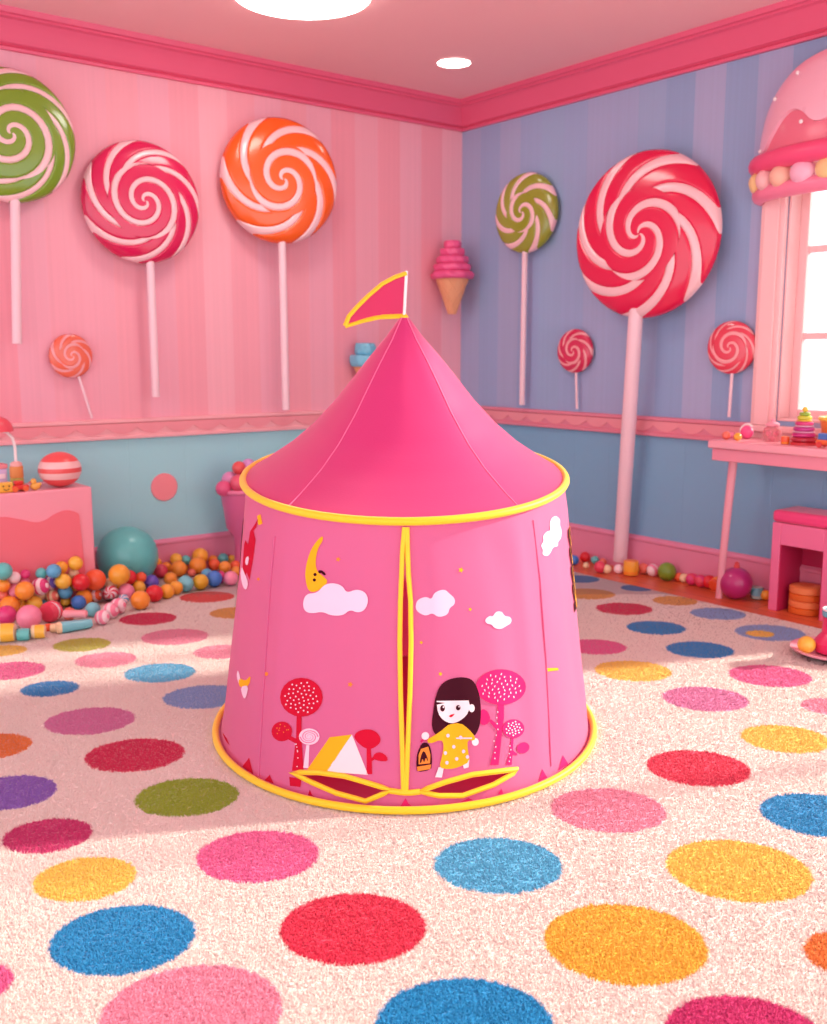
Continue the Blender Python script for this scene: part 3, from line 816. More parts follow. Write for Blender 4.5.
OL = candy('candy_olive', (150, 158, 46)); RR = candy('candy_red', (226, 16, 74)); CO = candy('candy_coral', (238, 110, 84)); RS = candy('candy_rose', (214, 40, 86)); RC = candy('candy_light_red', (226, 62, 86))
lollipop('L', (9, 135.5), 64, 0.08, (17, 344), 0.021, GR, 'green and cream giant lollipop, leftmost on the pink wall', (2, 6, 8.0, 1.3, 0.68), yaw=-.1, start=(15, 200))
lollipop('L', (142, 202.5), 58.5, 0.085, (156, 397), 0.019, RD, 'crimson and pink giant lollipop between the green and the orange one', (2, 7, 8.0, 1.15, 0.62), yaw=-.12, start=(150, 262))
lollipop('L', (280, 181), 60, 0.125, (286, 410), 0.020, OR, 'orange and pink giant lollipop on the pink wall', (2, 6, 6.5, 1.15, 0.58), yaw=-.22, start=(282, 244))
lollipop('L', (71, 356), 21.5, 0.03, (92, 418), 0.0065, CO, 'small coral lollipop with a leaning stick on the pink wall', (2, 6, 6, 1.0, 0.62), start=(79, 377), cream=M_blush)
lollipop('R', (526, 213), 38.5, 0.06, (522, 405), 0.016, OL, 'olive green lollipop on the blue wall near the corner', (2, 7, 5.0, 0.95, 0.5), yaw=0.12, start=(525, 252))
lollipop('R', (645, 235), 80.5, 0.14, (620, 561, 0.07), 0.036, RR, 'biggest lollipop, red and white, its thick stick reaching the floor by the blue wall', (3, 7, 4.4, 1.05, 0.56), yaw=0.14, thick=0.15, start=(636, 318))
lollipop('R', (575, 351), 21.5, 0.035, (577, 409), 0.007, RS, 'small dark rose lollipop left of the biggest lollipop', (2, 7, 5.5, 1.0, 0.6), yaw=.1, start=(576, 373), cream=M_blush)
lollipop('R', (731.5, 347.5), 26, 0.035, (729, 417), 0.0075, RC, 'small light red lollipop between the biggest lollipop and the window', (2, 7, 6.5, 1.1, 0.7), yaw=.1, start=(732, 374), cream=M_blush)

# ------------------------------------------------------------------ ice cream wall decorations
WAF = mat('waffle_cone', (238, 172, 128), 0.6, 0, 0, 0, (60, 0.5, 0.004))
def icecream(P, H, W, swirl, label, rz=0, layers=5):
    root = empty('ice_cream', P, label, 'ice cream decoration', rz)
    ch = H * 0.48
    prof = [(0.012, 0.0), (0.02, 0.004)] + [(0.02 + (W * .40 - 0.02) * k / 8, ch * k / 8) for k in range(1, 9)] + [(W * .42, ch * 1.02), (W * .3, ch * 1.04)]
    cone = MB().lathe(prof, 28)
    # waffle ridges
    for sgn in (1, -1):
        for j in range(7):
            pts = []
            for k in range(13):
                s = k / 12; r = 0.02 + (W * .40 - 0.02) * s + 0.001; a = j * 2 * pi / 7 + sgn * s * 1.7
                pts.append((r * cos(a), r * sin(a), ch * s))
            cone.tube(pts, 0.0028, 5)
    cone.build('cone', WAF, root)
    sw = MB()
    z = ch * 1.0
    prof = []
    for i in range(layers):
        r = W * 0.5 * (1 - i / layers) ** 0.62 + 0.006; hh = (H - ch) / layers
        for k in range(7):
            a = -pi / 2 + pi * k / 6
            prof.append((max(0.006, r * (0.84 + 0.16 * cos(a))), z + hh * (0.5 + 0.5 * sin(a)) * 1.0))
        z += hh
    n = 36; v = []; f = []
    for (r, zz) in prof:
        for k in range(n):
            a = 2 * pi * k / n
            rr_ = r * (1 + 0.07 * cos(8 * a + zz * 60))
            v.append((rr_ * cos(a), rr_ * sin(a), zz + 0.018 * a / 2 / pi * 0))
    for i in range(len(prof) - 1):
        for k in range(n): f.append((i * n + k, i * n + (k + 1) % n, (i + 1) * n + (k + 1) % n, (i + 1) * n + k))
    f.append(tuple(reversed(range(n)))); f.append(tuple((len(prof) - 1) * n + k for k in range(n)))
    sw.add(v, f).build('ice_cream_swirl', swirl, root, sharp=60)
    return root
icecream((-0.175, -0.122, 1.325), 0.42, 0.235, mat('ice_pink', (240, 92, 148), .4, .2), 'pink soft ice cream in a waffle cone hanging by the room corner')
icecream((-0.775, -0.083, 0.905), 0.25, 0.16, mat('ice_blue', (120, 200, 226), .4, .2), 'small blue ice cream cone on the pink wall behind the tent roof', layers=2)

# pink disc on the teal panelling
P, t = on_left(164, 487)
tag(MB().lathe([(0.070, 0.0), (0.070, 0.006), (0.066, 0.009)], 40, 0, Matrix.Translation((P.x, 0.0, P.z)) @ Matrix.Rotation(pi / 2, 4, 'X')).build('wall_disc', mat('disc_coral', (250, 152, 160), .5)),
    'flat coral pink disc fixed on the teal panelling', 'wall decoration')

# ------------------------------------------------------------------ ceiling lights
LM = emitter('lamp_diffuser', (255, 248, 238), 9)
r_ = empty('ceiling_light', (-0.617, -0.646, ZC), 'small round recessed ceiling light near the room corner', 'ceiling light')
MB().torus(0.088, 0.007, (0, 0, -0.001)).build('rim', M_ceil, r_)
MB().lathe([(0.083, -0.006), (0.083, -0.001)], 32).build('diffuser', LM, r_)
X, Y = -0.448, 4.27
r_ = empty('ceiling_light', (CAM.x + X * CA + Y * SA, CAM.y - X * SA + Y * CA, ZC), 'large round flat ceiling light, cut by the top of the picture', 'ceiling light')
MB().lathe([(0.29, -0.001), (0.29, -0.010), (0.275, -0.016)], 48).build('rim', mat('lamp_rim', (250, 222, 214), .5), r_)
MB().lathe([(0.276, -0.017), (0.276, -0.024), (0.25, -0.030)], 48).build('diffuser', LM, r_)

# ------------------------------------------------------------------ cupcake valance over the window
def valance():
    yc = -2.462; root = empty('window_valance', (0, yc, 1.82), 'pink cupcake-shaped valance with cream scallops over the window', 'valance')
    D = 0.20
    # dome: half ellipsoid against the wall; local x = into room negative
    n, mth = 40, 16; v = []; f = []
    H = 0.40
    for j in range(mth + 1):
        b = (pi / 2) * j / mth
        for i in range(n + 1):
            a = pi * i / n
            rr_ = cos(b) ** 0.55
            v.append((-max(0.001, D * sin(a) * rr_) , -0.425 * cos(a) * rr_, 0.10 + H * sin(b)))
    for j in range(mth):
        for i in range(n): f.append((j * (n + 1) + i, j * (n + 1) + i + 1, (j + 1) * (n + 1) + i + 1, (j + 1) * (n + 1) + i))
    k0 = 0
    f.append(tuple(range(n, -1, -1)))
    fm = [0] * len(f)
    link('dome', v, f, [mat('valance_rose', (238, 122, 146), .4, .2)], root, fm)
    # pale glaze patches, raised on the dome
    def dome(a, b, o=0.006):
        rr_ = cos(b) ** 0.55
        return Vector((-(D + o) * sin(a) * rr_ - .001, -(0.425 + o) * cos(a) * rr_, 0.10 + (H + o) * sin(b)))
    gl = MB()
    # the far (left in the picture) end of the dome is local +y, i.e. a near pi
    for poly in ([(2.80,0.08),(2.55,0.04),(2.35,0.22),(2.15,0.42),(1.95,0.40),(1.75,0.2),(1.5,0.3),(1.3,0.16),(1.05,0.4),(.7,.12),(.4,.2),(.6,.7),(1.0,1.1),(1.57,1.32),(2.3,1.15),(2.62,0.75),(2.85,0.35)],):
        pl = resample(smoothpoly(poly, 2), 0.06)
        st_ = [(a * .06, b * .06) for a in range(55) for b in range(26) if inpoly((a * .06, b * .06), pl)]
        vo, fo = cdt_fill(pl, [], st_)
        gl.add([dome(p[0], p[1], 0.012) for p in vo], fo)
        m_ = len(pl)
        gl.add([dome(p[0], p[1], 0.012) for p in pl] + [dome(p[0], p[1], -0.01) for p in pl], [(i, (i + 1) % m_, m_ + (i + 1) % m_, m_ + i) for i in range(m_)])
    gl.build('glaze', mat('valance_glaze', (248, 190, 208), .3, .4), root, sharp=60)
    # hot pink roll and the scallops below
    def arc(rad_y, rad_x, z, nn=48): return [(-0.001 - rad_x * sin(pi * i / nn), -rad_y * cos(pi * i / nn), z) for i in range(nn + 1)]
    MB().tube(arc(0.435, D + 0.015, 0.078), 0.042, 14).build('roll', mat('valance_hot_pink', (244, 84, 132), .4, .2), root)
    cols = ['scallop_cream', 'scallop_yellow', 'scallop_lilac', 'scallop_peach']
    rgb = [(248, 196, 196), (246, 214, 150), (246, 190, 212), (248, 196, 172)]
    for i in range(11):
        a = pi * (i + 0.5) / 11
        q = i % 4
        MB().ball((-0.001 - (D + .005) * sin(a), -0.432 * cos(a), 0.006), 0.056, 24, 0, (0.6 + .4 * abs(cos(a)), 1.1 - .45 * abs(cos(a)), 0.85)).build('scallop', mat(cols[q], rgb[q], .45), root)
    MB().tube(arc(0.425, D - .01, -0.045), 0.034, 12).build('lower_roll', mat('valance_pink', (248, 138, 170), .4, .2), root)
    for i in range(6):
        a, b = [(2.5, .6), (2.62, .08), (2.2, .85), (1.9, .25), (1.2, .7), (.8, .5)][i]
        MB().ball(dome(a, b, 0.016), 0.009, 10).build('sugar_pearl', M_white, root)
valance()

# ------------------------------------------------------------------ table, stool
TB = mat('table_pink', (244, 172, 186), .4, .1)
tb = empty('play_table', (-0.16, -2.45, -0.012), 'pink table against the blue wall below the window', 'table')
TZ = 0.735
MB().box((-0.17, -0.41, TZ - 0.035), (0.12, 0.41, TZ)).build('table_top', TB, tb, bevel=0.008)
MB().box((-0.155, -0.395, TZ - 0.088), (0.11, 0.395, TZ - 0.0352)).build('apron', mat('table_apron', (236, 150, 170), .4, .1), tb, bevel=0.004)
for x, y, s_ in ((-0.05, 0.355, 1), (-0.05, -0.355, -1)):
    MB().tube([(x, y, TZ - 0.0885), (x + .015, y + .03 * s_, .35), (x + .03, y + 0.06 * s_, 0.0)], [0.019, 0.018, 0.015], 16).build('leg', TB, tb)
SP = mat('stool_pink', (240, 120, 164), .4, .1)
sl = empty('stool', (-0.09, -2.432, -0.012), 'pink open-sided box stool with a hot pink cushion under the table', 'stool')
w2 = 0.140; dd = 0.10
sb = MB()
sb.box((-dd, w2 - 0.04, 0), (dd - 0.02, w2, 0.39)); sb.box((-dd, -w2, 0), (dd - 0.02, -w2 + 0.04, 0.39)); sb.box((-dd, -w2 + 0.04, 0.295), (dd - 0.02, w2 - 0.04, 0.39))
sb.build('stool_body', SP, sl, bevel=0.004)
MB().box((dd - 0.0198, -w2 + .002, 0.002), (dd - 0.008, w2 - .002, 0.388)).box((-dd + .004, w2 - .044, .001), (dd - .02, w2 - .0402, .2945)).box((-dd + .004, -w2 + .0402, .001), (dd - .02, -w2 + .044, .2945)).build('back_panel', mat('stool_back', (196, 40, 92), .5), sl)
MB().box((-dd - 0.004, -w2 - 0.004, 0.391), (dd - 0.01, w2 + 0.004, 0.445)).build('cushion', mat('cushion_hot_pink', (240, 64, 130), .5, 0, .3), sl, bevel=0.018)
# cake drum in the stool
P, t = ground(803, 612, -0.012)
def cake(P):
    prof = []
    for i in range(4):
        z = i * 0.030
        prof += [(0.066, z, i % 2), (0.072, z + 0.004, i % 2), (0.072, z + 0.026, i % 2), (0.067, z + 0.0295, i % 2)]
    prof.append((0.03, 0.121, 0))
    o = MB().lathe([(a, b, c) for a, b, c in prof], 36).build('toy_cake', [mat('cake_orange', (226, 112, 40), .45), mat('cake_peach', (240, 142, 84), .45)])
    o.location = P; return o
tag(cake((-0.108, -2.424, -0.0118)), 'round orange layered toy cake standing inside the pink stool', 'toy')

# ------------------------------------------------------------------ cabinet at the left
cb = empty('toy_cabinet', (-2.912, -0.18, 0.0), 'low pink toy cabinet with a coral front behind the toy pile', 'cabinet')
CW = 0.455; CT = 0.515
MB().box((-CW, -0.17, 0.0), (CW, 0.145, CT)).build('body', mat('cabinet_pink', (252, 168, 184), .4, .1), cb, bevel=0.008)
pl = [(CW - 0.045, 0.03), (CW - 0.045, 0.36), (CW - 0.065, 0.405), (CW - 0.12, 0.425), (CW - 0.17, 0.41), (CW - 0.21, 0.385), (CW - 0.25, 0.378), (CW - 0.31, 0.40), (CW - 0.40, 0.425), (CW - 0.50, 0.405), (CW - .58, .378), (CW - .66, .405), (CW - .74, .425), (-CW + 0.07, 0.39), (-CW + 0.05, 0.03)]
pl2 = [pl[0]] + smoothpoly(pl[1:-1] , 2)[2:-3] + [pl[-1]]
MB().prism([Vector((x, -0.1705, z)) for x, z in pl2], (0, -0.006, 0)).build('front_panel', mat('cabinet_coral', (248, 124, 138), .45), cb, sharp=30)

# things on the cabinet
top = CT + 0.0005
def onplane_y(x, y, Y):
    d = ray(x, y); t = (Y - CAM.y) / d.y; return CAM + d * t, t
def stripes(z):
    return 0 if z > 0.42 else 1 if z > 0.12 else 0 if z > -0.18 else 1 if z > -0.55 else 0
P, t = onplane_y(60, 472, -0.27); rb = 20.8 * t
o = MB().ball((0, 0, 0), rb, 48, 0, (1, 1, .84), stripes).build('striped_ball', [mat('ball_coral', (240, 92, 92), .35, .3), mat('ball_pale_pink', (252, 206, 204), .35, .3)]); o.location = (P.x, P.y, top + rb * .84)
tag(o, 'coral and pale pink striped ball on top of the pink cabinet', 'ball')
def pos(px, py, Y=-0.25): P, t = onplane_y(px, py, Y); return P
# stacked lamp
P = pos(17, 480)
lp = empty('toy_lamp', (P.x, P.y, top), 'toy lamp with a stacked base, curved white neck and red shade on the cabinet', 'lamp')
MB().lathe([(0.026, 0), (0.028, 0.004), (0.028, 0.05), (0.026, 0.052)], 24).build('base_block', mat('olive_wood', (190, 184, 90), .5), lp)
MB().lathe([(0.026, 0.0525), (0.028, 0.056), (0.028, 0.10), (0.026, 0.102)], 24).build('upper_block', mat('orange_wood_toy', (226, 150, 84), .5), lp)
MB().lathe([(0.024, 0.1025), (0.024, 0.115), (0.014, 0.122)], 24).build('collar', mat('pale_rose', (244, 190, 186), .5), lp)
MB().tube([(0, 0, 0.12), (0, 0, 0.19), (-0.008, 0, 0.225), (-0.03, 0, 0.25), (-0.06, 0, 0.258), (-0.13, 0, 0.252)], 0.0065, 10).build('neck', M_white, lp)
sh = [(0.075, 0.252), (0.074, 0.262), (0.066, 0.285), (0.05, 0.303), (0.028, 0.314), (0.006, 0.317)]
MB().lathe(sh, 30, 0, Matrix.Translation((-0.078, 0, 0.004))).build('lamp_shade', mat('shade_red', (236, 84, 100), .4, .2), lp)
# box
P = pos(-3, 470, -0.2)
bx_ = empty('gift_box', (P.x, P.y, top), 'lilac and white toy box with a pink lid at the left end of the cabinet', 'box')
MB().box((-0.04, -0.03, 0), (0.033, 0.03, 0.092)).build('box_body', mat('lilac_paper', (214, 196, 236), .5), bx_, bevel=.003)
MB().box((-0.043, -0.033, 0.0922), (0.036, 0.033, 0.112)).build('lid', mat('lid_rose', (240, 150, 160), .5), bx_, bevel=.003)
MB().box((-0.03, -0.0325, 0.05), (0.025, -0.0305, 0.07)).build('stripe', mat('white_paper', (250, 230, 240), .5), bx_)
# little toys in front
P = pos(5, 488, -0.31)
q = MB().box((-0.034, -0.02, 0), (0.030, 0.02, 0.044)).build('toy_block', plastic('block_yellow', (246, 190, 70)), bevel=.008); q.location = (P.x, P.y, top)
for k, x in enumerate((-0.012, 0.012)):
    MB().ball((x, -0.0205, 0.028), 0.0035, 10).build('eye', mat('dark_print', (90, 40, 30), .4), q)
MB().tube([(-0.012, -0.0208, 0.016), (0, -0.0208, 0.010), (0.012, -0.0208, 0.016)], 0.0018, 6).build('mouth', MATS['dark_print'], q)
tag(q, 'yellow toy block with a smiling face on the cabinet edge', 'toy block')
P = pos(19, 487, -0.31)
cr = empty('toy_car', (P.x, P.y, top), 'small red toy car on the cabinet between yellow toys', 'toy car')
MB().box((-0.038, -0.02, 0.008), (0.038, 0.02, 0.028)).box((-0.02, -0.018, 0.028), (0.016, 0.018, 0.046)).build('car_body', plastic('car_red', (226, 50, 46)), cr, bevel=.006)
for x in (-0.022, 0.022):
    for y in (-0.021, 0.021):
        MB().lathe([(0.012, -0.003), (0.012, 0.003)], 18, 0, Matrix.Translation((x, y, 0.012)) @ Matrix.Rotation(pi / 2, 4, 'X')).build('wheel', plastic('wheel_orange', (238, 110, 60)), cr)
P = pos(35, 483, -0.31)
dk = empty('toy_duck', (P.x, P.y, top), 'tiny yellow toy duck on the cabinet beside the striped ball', 'toy duck')
MB().ball((0, 0, 0.016), 0.017, 20, 0, (1.3, 1, .95)).ball((-0.006, 0, 0.038), 0.0125, 18).ball((0.02, 0, 0.024), 0.008, 12).build('duck_body', plastic('duck_yellow', (244, 186, 82)), dk)
MB().ball((-0.020, 0, 0.036), 0.005, 10, 0, (1.4, 1, .5)).build('beak', plastic('beak_orange', (240, 120, 50)), dk)

# ------------------------------------------------------------------ sundae cup behind the tent
sc_ = empty('sundae_cup', (-1.62, -0.18, -0.0001), 'big pink sundae cup of coloured balls against the teal panelling', 'decoration')
MB().lathe([(0.085, 0.002), (0.088, 0.012), (0.05, 0.03), (0.045, 0.13), (0.05, 0.17), (0.085, 0.22), (0.105, 0.36), (0.112, 0.41), (0.104, 0.412)], 36, 0).build('cup', mat('sundae_pink', (222, 108, 158), .4, .2), sc_)
MB().torus(0.112, 0.012, (0, 0, 0.41)).build('rim', mat('sundae_rim', (236, 130, 170), .4), sc_)
for i, (x, y, z, r, c, nme) in enumerate([(-0.05, -0.06, 0.455, 0.045, (232, 90, 120), 'scoop_red'), (0.04, -0.05, 0.46, 0.045, (140, 170, 220), 'scoop_blue'), (-0.045, 0.04, 0.46, 0.045, (230, 150, 200), 'scoop_lilac'),
                                        (0.05, 0.045, 0.46, 0.045, (240, 150, 190), 'scoop_rose'), (-0.02, -0.01, 0.525, 0.035, (234, 88, 90), 'scoop_coral'), (0.04, 0.0, 0.53, 0.038, (214, 150, 214), 'scoop_violet'), (-0.115, -0.02, 0.43, 0.04, (230, 90, 140), 'scoop_magenta')]):
    MB().ball((x, y, z), r, 20).build('scoop', plastic(nme, c), sc_)

# ------------------------------------------------------------------ toy pile
COL = dict(teal=(100, 204, 200), pale=(252, 228, 232), magenta=(226, 60, 130), pink=(250, 146, 176), orange=(252, 158, 54), yellow=(252, 200, 70), blue=(96, 184, 226),
           navy=(64, 128, 212), red=(226, 36, 48), vermilion=(246, 100, 54), amber=(250, 178, 54), mustard=(226, 178, 40), violet=(110, 92, 204), aqua=(124, 210, 220), rose=(232, 70, 98),
           cream=(250, 222, 176), mint=(180, 214, 200), coral=(240, 120, 100), green=(120, 160, 40))
def K4(x, y): return (x / 6.36, 540 + y / 6.36)
def K5(x, y): return (120 + x / 6.89, 540 + y / 6.89)
PILE = []   # px, py, rpx, kind, colours, label, category
def p4(x, y, r, kind, col, lab): PILE.append([*K4(x, y), r / 6.36, kind, col, lab])
def p5(x, y, r, kind, col, lab): PILE.append([*K5(x, y), r / 6.89, kind, col, lab])
p4(20,185,56,'ball','teal','teal ball at the left edge of the pile in front of the coral cabinet front')
p4(90,240,40,'ball','pale','pale pink-white ball just right of the teal ball at the picture edge')
p4(160,202,30,'ball','magenta','small magenta ball near the top of the pile by the cabinet')
p4(155,247,28,'ball','pink','small pink ball directly below the small magenta one')
p4(22,272,42,'ball','orange','orange ball at the picture edge below the teal ball')
p4(15,325,34,'ball','coral','coral ball at the picture edge between two orange balls')
p4(148,310,60,'ball','orange','large orange ball in the pile behind the two yellow-orange front balls')
p4(85,390,64,'ball','orange','large orange ball directly above the magenta front ball')
p4(200,380,48,'ball','yellow','yellow ball right of the large orange ball over the pink ball')
p4(225,325,40,'ball','cream','pale yellow ball tucked behind the yellow ball')
p4(42,478,62,'ball','magenta','shiny magenta ball at the left front above the yellow drum')
p4(185,490,78,'ball','pink','large plain pink ball at the front of the pile')
p4(275,385,32,'ball','blue','small blue ball behind the rose and white macaron')
p4(325,455,68,'mac',('rose','pale'),'rose macaron with a pale edge right of the large pink ball')
p4(250,285,56,'stripe',('magenta','pale'),'magenta and white striped sweet in the upper part of the pile')
p4(300,240,44,'stripe',('violet','pale'),'violet and white striped sweet behind the magenta striped one')
p4(420,322,46,'ball','blue','light blue ball in the middle of the pile below the yellow one')
p4(505,388,46,'ball','navy','blue ball just above the pale pink stick sweet')
p4(345,185,46,'ball','blue','light blue ball at the top of the pile before the cabinet front')
p4(265,195,36,'ball','teal','teal ball left of the topmost blue ball')
p4(400,160,40,'ball','amber','amber ball right of the topmost blue ball')
p4(460,155,46,'ball','yellow','yellow ball highest in the pile beside the cabinet corner')
p4(515,180,38,'ball','cream','cream ball at the cabinet corner on top of the pile')
p4(440,195,34,'ball','cream','small cream ball under the highest yellow ball')
p4(400,240,50,'ball','yellow','yellow ball between the light blue ball and the topmost blue ball')
p4(503,250,56,'ball','red','red ball left of the large vermilion ball')
p4(597,255,68,'ball','vermilion','large vermilion ball before the cabinet corner')
p4(695,190,66,'ball','amber','large amber ball before the big teal ball, resting on a smaller one')
p4(705,258,44,'ball','amber','amber ball under the large amber one')
p4(520,340,52,'ball','orange','orange ball right of the light blue ball in the pile')
p4(600,352,44,'stripe',('vermilion','pale'),'vermilion and white striped sweet below the large vermilion ball')
p4(645,345,36,'stripe',('rose','pale'),'pink and white striped sweet beside the vermilion striped one')
p4(335,345,40,'stripe',('coral','cream'),'coral and cream striped sweet left of the light blue ball')
p4(440,470,42,'ball','coral','coral ball between the rose macaron and the pale pink stick sweet')
p4(590,442,48,'ball','aqua','dusty aqua ball behind the left end of the pink and white candy roll')
p4(700,308,44,'swirl',('pale','rose'),'pale candy with rose swirl before the amber balls')
p4(800,322,52,'ball','pink','pink ball above the striped candy roll')
p4(785,378,34,'swirl',('pale','blue'),'small white candy with blue swirl at the right end of the candy roll')
p4(650,492,48,'stripe',('pale','pink'),'front segment of the pink and white candy, nearest the carpet')
p4(702,450,52,'stripe',('pink','pale'),'middle segment of the pink and white candy')
p4(752,420,52,'stripe',('pale','pink'),'rear segment of the pink and white candy, beside the orange ball')
p4(345,555,30,'drum',('cream','cream'),'cream cap sweet at the left end of the blue crayon')
p4(310,560,26,'ball','vermilion','tiny vermilion ball between the yellow barrel and the blue crayon')
p4(245,582,46,'drum',('yellow','cream'),'pale yellow barrel sweet at the front edge of the pile')
p4(148,600,42,'drum',('teal','teal'),'teal barrel sweet at the front edge of the pile')
p4(40,590,62,'drum',('yellow','cream'),'big yellow drum at the left front corner of the pile')
p5(70,250,52,'ball','red','large red ball left of the violet ball')
p5(125,240,38,'ball','vermilion','vermilion ball wedged between the red and the violet ball')
p5(215,277,52,'ball','violet','violet ball in the pile right of the large red ball')
p5(125,320,45,'ball','yellow','yellow ball above the orange ball beside the candy roll')
p5(140,415,66,'ball','orange','orange ball at the carpet edge beside the candy roll')
p5(238,366,60,'ball','red','red ball at the carpet edge below the violet ball')
p5(322,356,52,'ball','amber','amber ball at the carpet edge right of the red ball')
p5(280,208,48,'ball','rose','rose ball on the right side of the big teal ball')
p5(262,158,32,'ball','amber','small amber ball above the rose ball, by the big teal ball')
p5(318,165,38,'ball','orange','orange ball behind the rose ball by the baseboard')
p5(405,198,56,'ball','orange','large orange ball near the baseboard, above the aqua ball')
p5(372,132,42,'ball','yellow','yellow ball against the baseboard, first right of the big teal ball')
p5(445,142,34,'ball','teal','small teal ball against the baseboard')
p5(348,268,46,'ball','orange','orange ball between the rose ball and the aqua ball')
p5(392,318,48,'ball','amber','amber ball touching the left of the aqua ball at the front')
p5(458,300,56,'ball','aqua','aqua ball at the carpet edge')
p5(494,226,28,'ball','coral','small coral ball behind the aqua ball')
p5(545,108,56,'ball','amber','large amber ball against the baseboard, highest there')
p5(535,172,58,'ball','orange','large orange ball below the highest amber ball')
p5(552,290,54,'ball','mustard','mustard ball at the carpet edge right of the aqua ball')
p5(598,236,40,'ball','blue','light blue ball behind the mustard ball')
p5(650,262,56,'ball','navy','deep blue ball at the carpet edge')
p5(682,272,44,'ball','magenta','magenta ball between the deep blue and the pink ball')
p5(762,262,50,'ball','pink','pink ball at the carpet edge next to the tent')
p5(710,112,38,'ball','teal','teal ball against the baseboard near the tent')
p5(650,170,42,'ball','vermilion','vermilion ball below the baseboard left of the teal one')
p5(640,122,34,'ball','orange','orange ball against the baseboard left of the teal one near the tent')
p5(722,186,42,'ball','orange','orange ball in front of the teal one near the tent')
p5(770,122,34,'ball','yellow','yellow ball against the baseboard right of the teal one')
p5(795,176,36,'ball','vermilion','vermilion ball half hidden by the tent wall')
p5(800,215,34,'ball','orange','orange ball half hidden by the tent above the pink ball')

# place: ray to the floor, kept clear of the wall and the cabinet, then relaxed so nothing overlaps
items = []
BT, rBT = rest(127, 556, 30); BT.y = -(rBT + 0.03); BT.z = rBT
for e in PILE:
    P, r = rest(e[0], e[1], e[2])
    lim = -0.362 if P.x < -2.33 else -0.03
    if P.y > lim - r:
        d = ray(e[0], e[1]); t = (lim - CAM.y) / (d.y + e[2] * 1.0); P = CAM + d * t; r = e[2] * t
    d = ray(e[0], e[1]); t = (P.y - CAM.y) / d.y
    while (P - BT).length < r + rBT + 0.002:      # keep in front of the big ball
        t *= 0.997; P = CAM + d * t; r = e[2] * t
    items.append([P.copy(), r, P.copy()])
nreal = len(items)
def limit(P, r):
    if P.z < r: P.z = r
    if P.x < -2.36:
        if P.y > -0.358 - r: P.y = -0.358 - r
    if P.y > -0.030 - r: P.y = -0.030 - r
def relax(n, g=0.0, anchor=0.25, side=1.0):
    for it in range(n):
        for I in items:
            I[0] += (I[2] - I[0]) * anchor * (1 - it / n); I[0].z -= g
        for rep in range(3):
            for i in range(len(items)):
                A = items[i]
                for j in range(i):
                    B = items[j]; d = A[0] - B[0]; l = d.length; s = A[1] + B[1] + 0.0004
                    if l < s:
                        if l < 1e-6: d = Vector((0, 0, 1)); l = 1
                        # push mostly along the depth, so that the picture stays
                        k = d / l * (s - l)
                        if side < 1:
                            vw = (A[0] - CAM).normalized(); kd = k.dot(vw)
                            al = d.dot(vw)
                            k = k * side + vw * (kd * (1 - side) + (0.35 if al >= 0 else -0.35) * (s - l))
                        A[0] += k * 0.5; B[0] -= k * 0.5
                d = A[0] - BT; l = d.length; s = A[1] + rBT + 0.001
                if l < s: A[0] += d / l * (s - l)
                limit(A[0], A[1])
relax(60, 0.0, 0.0, 0.15)
for I in items: I[2] = I[0].copy()
relax(20, 0.0, 0.2)
# balls that nobody sees carry the ones higher up
for i in range(nreal):
    P, r, _ = items[i]
    top_ = P.z - r
    if top_ > 0.03:
        k = 1 if top_ < 0.11 else 2
        rr_ = max(0.018, top_ / 2 / k)
        for q_ in range(k):
            q = Vector((P.x, P.y + 0.015, rr_ * (1 + 2 * q_)))
            if all((q - I[0]).length > (I[1] + rr_) * 0.8 for I in items): items.append([q, rr_, q.copy()])
relax(70, 0.0006, 0.25)
# meshes (shared per kind and colour), unit size
cache = {}
def unit(kind, col):
    key = (kind, col)
    if key in cache: return cache[key]
    cs = col if isinstance(col, tuple) else (col,)
    ms = [plastic('toy_' + c, COL[c]) for c in cs]
    mb = MB()
    if kind == 'ball': mb.ball((0, 0, 0), 1.0, 32)
    elif kind == 'stripe': mb.ball((0, 0, 0), 1.0, 40, 0, (1, 1, 1), lambda z: int((z + 1.0001) * 2.6) % 2)
    elif kind == 'mac':
        mb.lathe([(0.3, -0.80, 0), (0.75, -0.74, 0), (0.95, -0.5, 0), (0.98, -0.22, 0), (0.90, -0.18, 1), (0.90, 0.18, 1), (0.98, 0.22, 0), (0.95, 0.5, 0), (0.75, 0.74, 0), (0.3, 0.80, 0)], 36)
    elif kind == 'drum':
        mb.lathe([(0.80, -0.9, 1), (0.90, -0.85, 1), (0.96, -0.4, 0), (0.98, 0, 0), (0.96, 0.4, 0), (0.90, 0.85, 1), (0.80, 0.9, 1)], 36)
    elif kind == 'swirl':
        n = 36; v = []; f = []; fm = []
        for i in range(19):
            a = -pi / 2 + pi * i / 18
            for k in range(n):
                b = 2 * pi * k / n + i * 0.12; v.append((max(.002, cos(a)) * cos(b), max(.002, cos(a)) * sin(b), sin(a)))
        for i in range(18):
            for k in range(n):
                f.append((i * n + k, i * n + (k + 1) % n, (i + 1) * n + (k + 1) % n, (i + 1) * n + k)); fm.append((k // 3) % 2)
        f.append(tuple(reversed(range(n)))); f.append(tuple(18 * n + k for k in range(n))); fm += [0, 0]
        mb.add(v, f, fm)
    o = mb.build({'ball': 'toy_ball', 'stripe': 'striped_sweet', 'mac': 'macaron', 'drum': 'barrel_sweet', 'swirl': 'swirl_candy'}[kind], ms)
    C.objects.unlink(o)
    cache[key] = o
    return o
CATS = {'ball': 'ball', 'stripe': 'candy', 'mac': 'macaron', 'drum': 'candy', 'swirl': 'candy'}
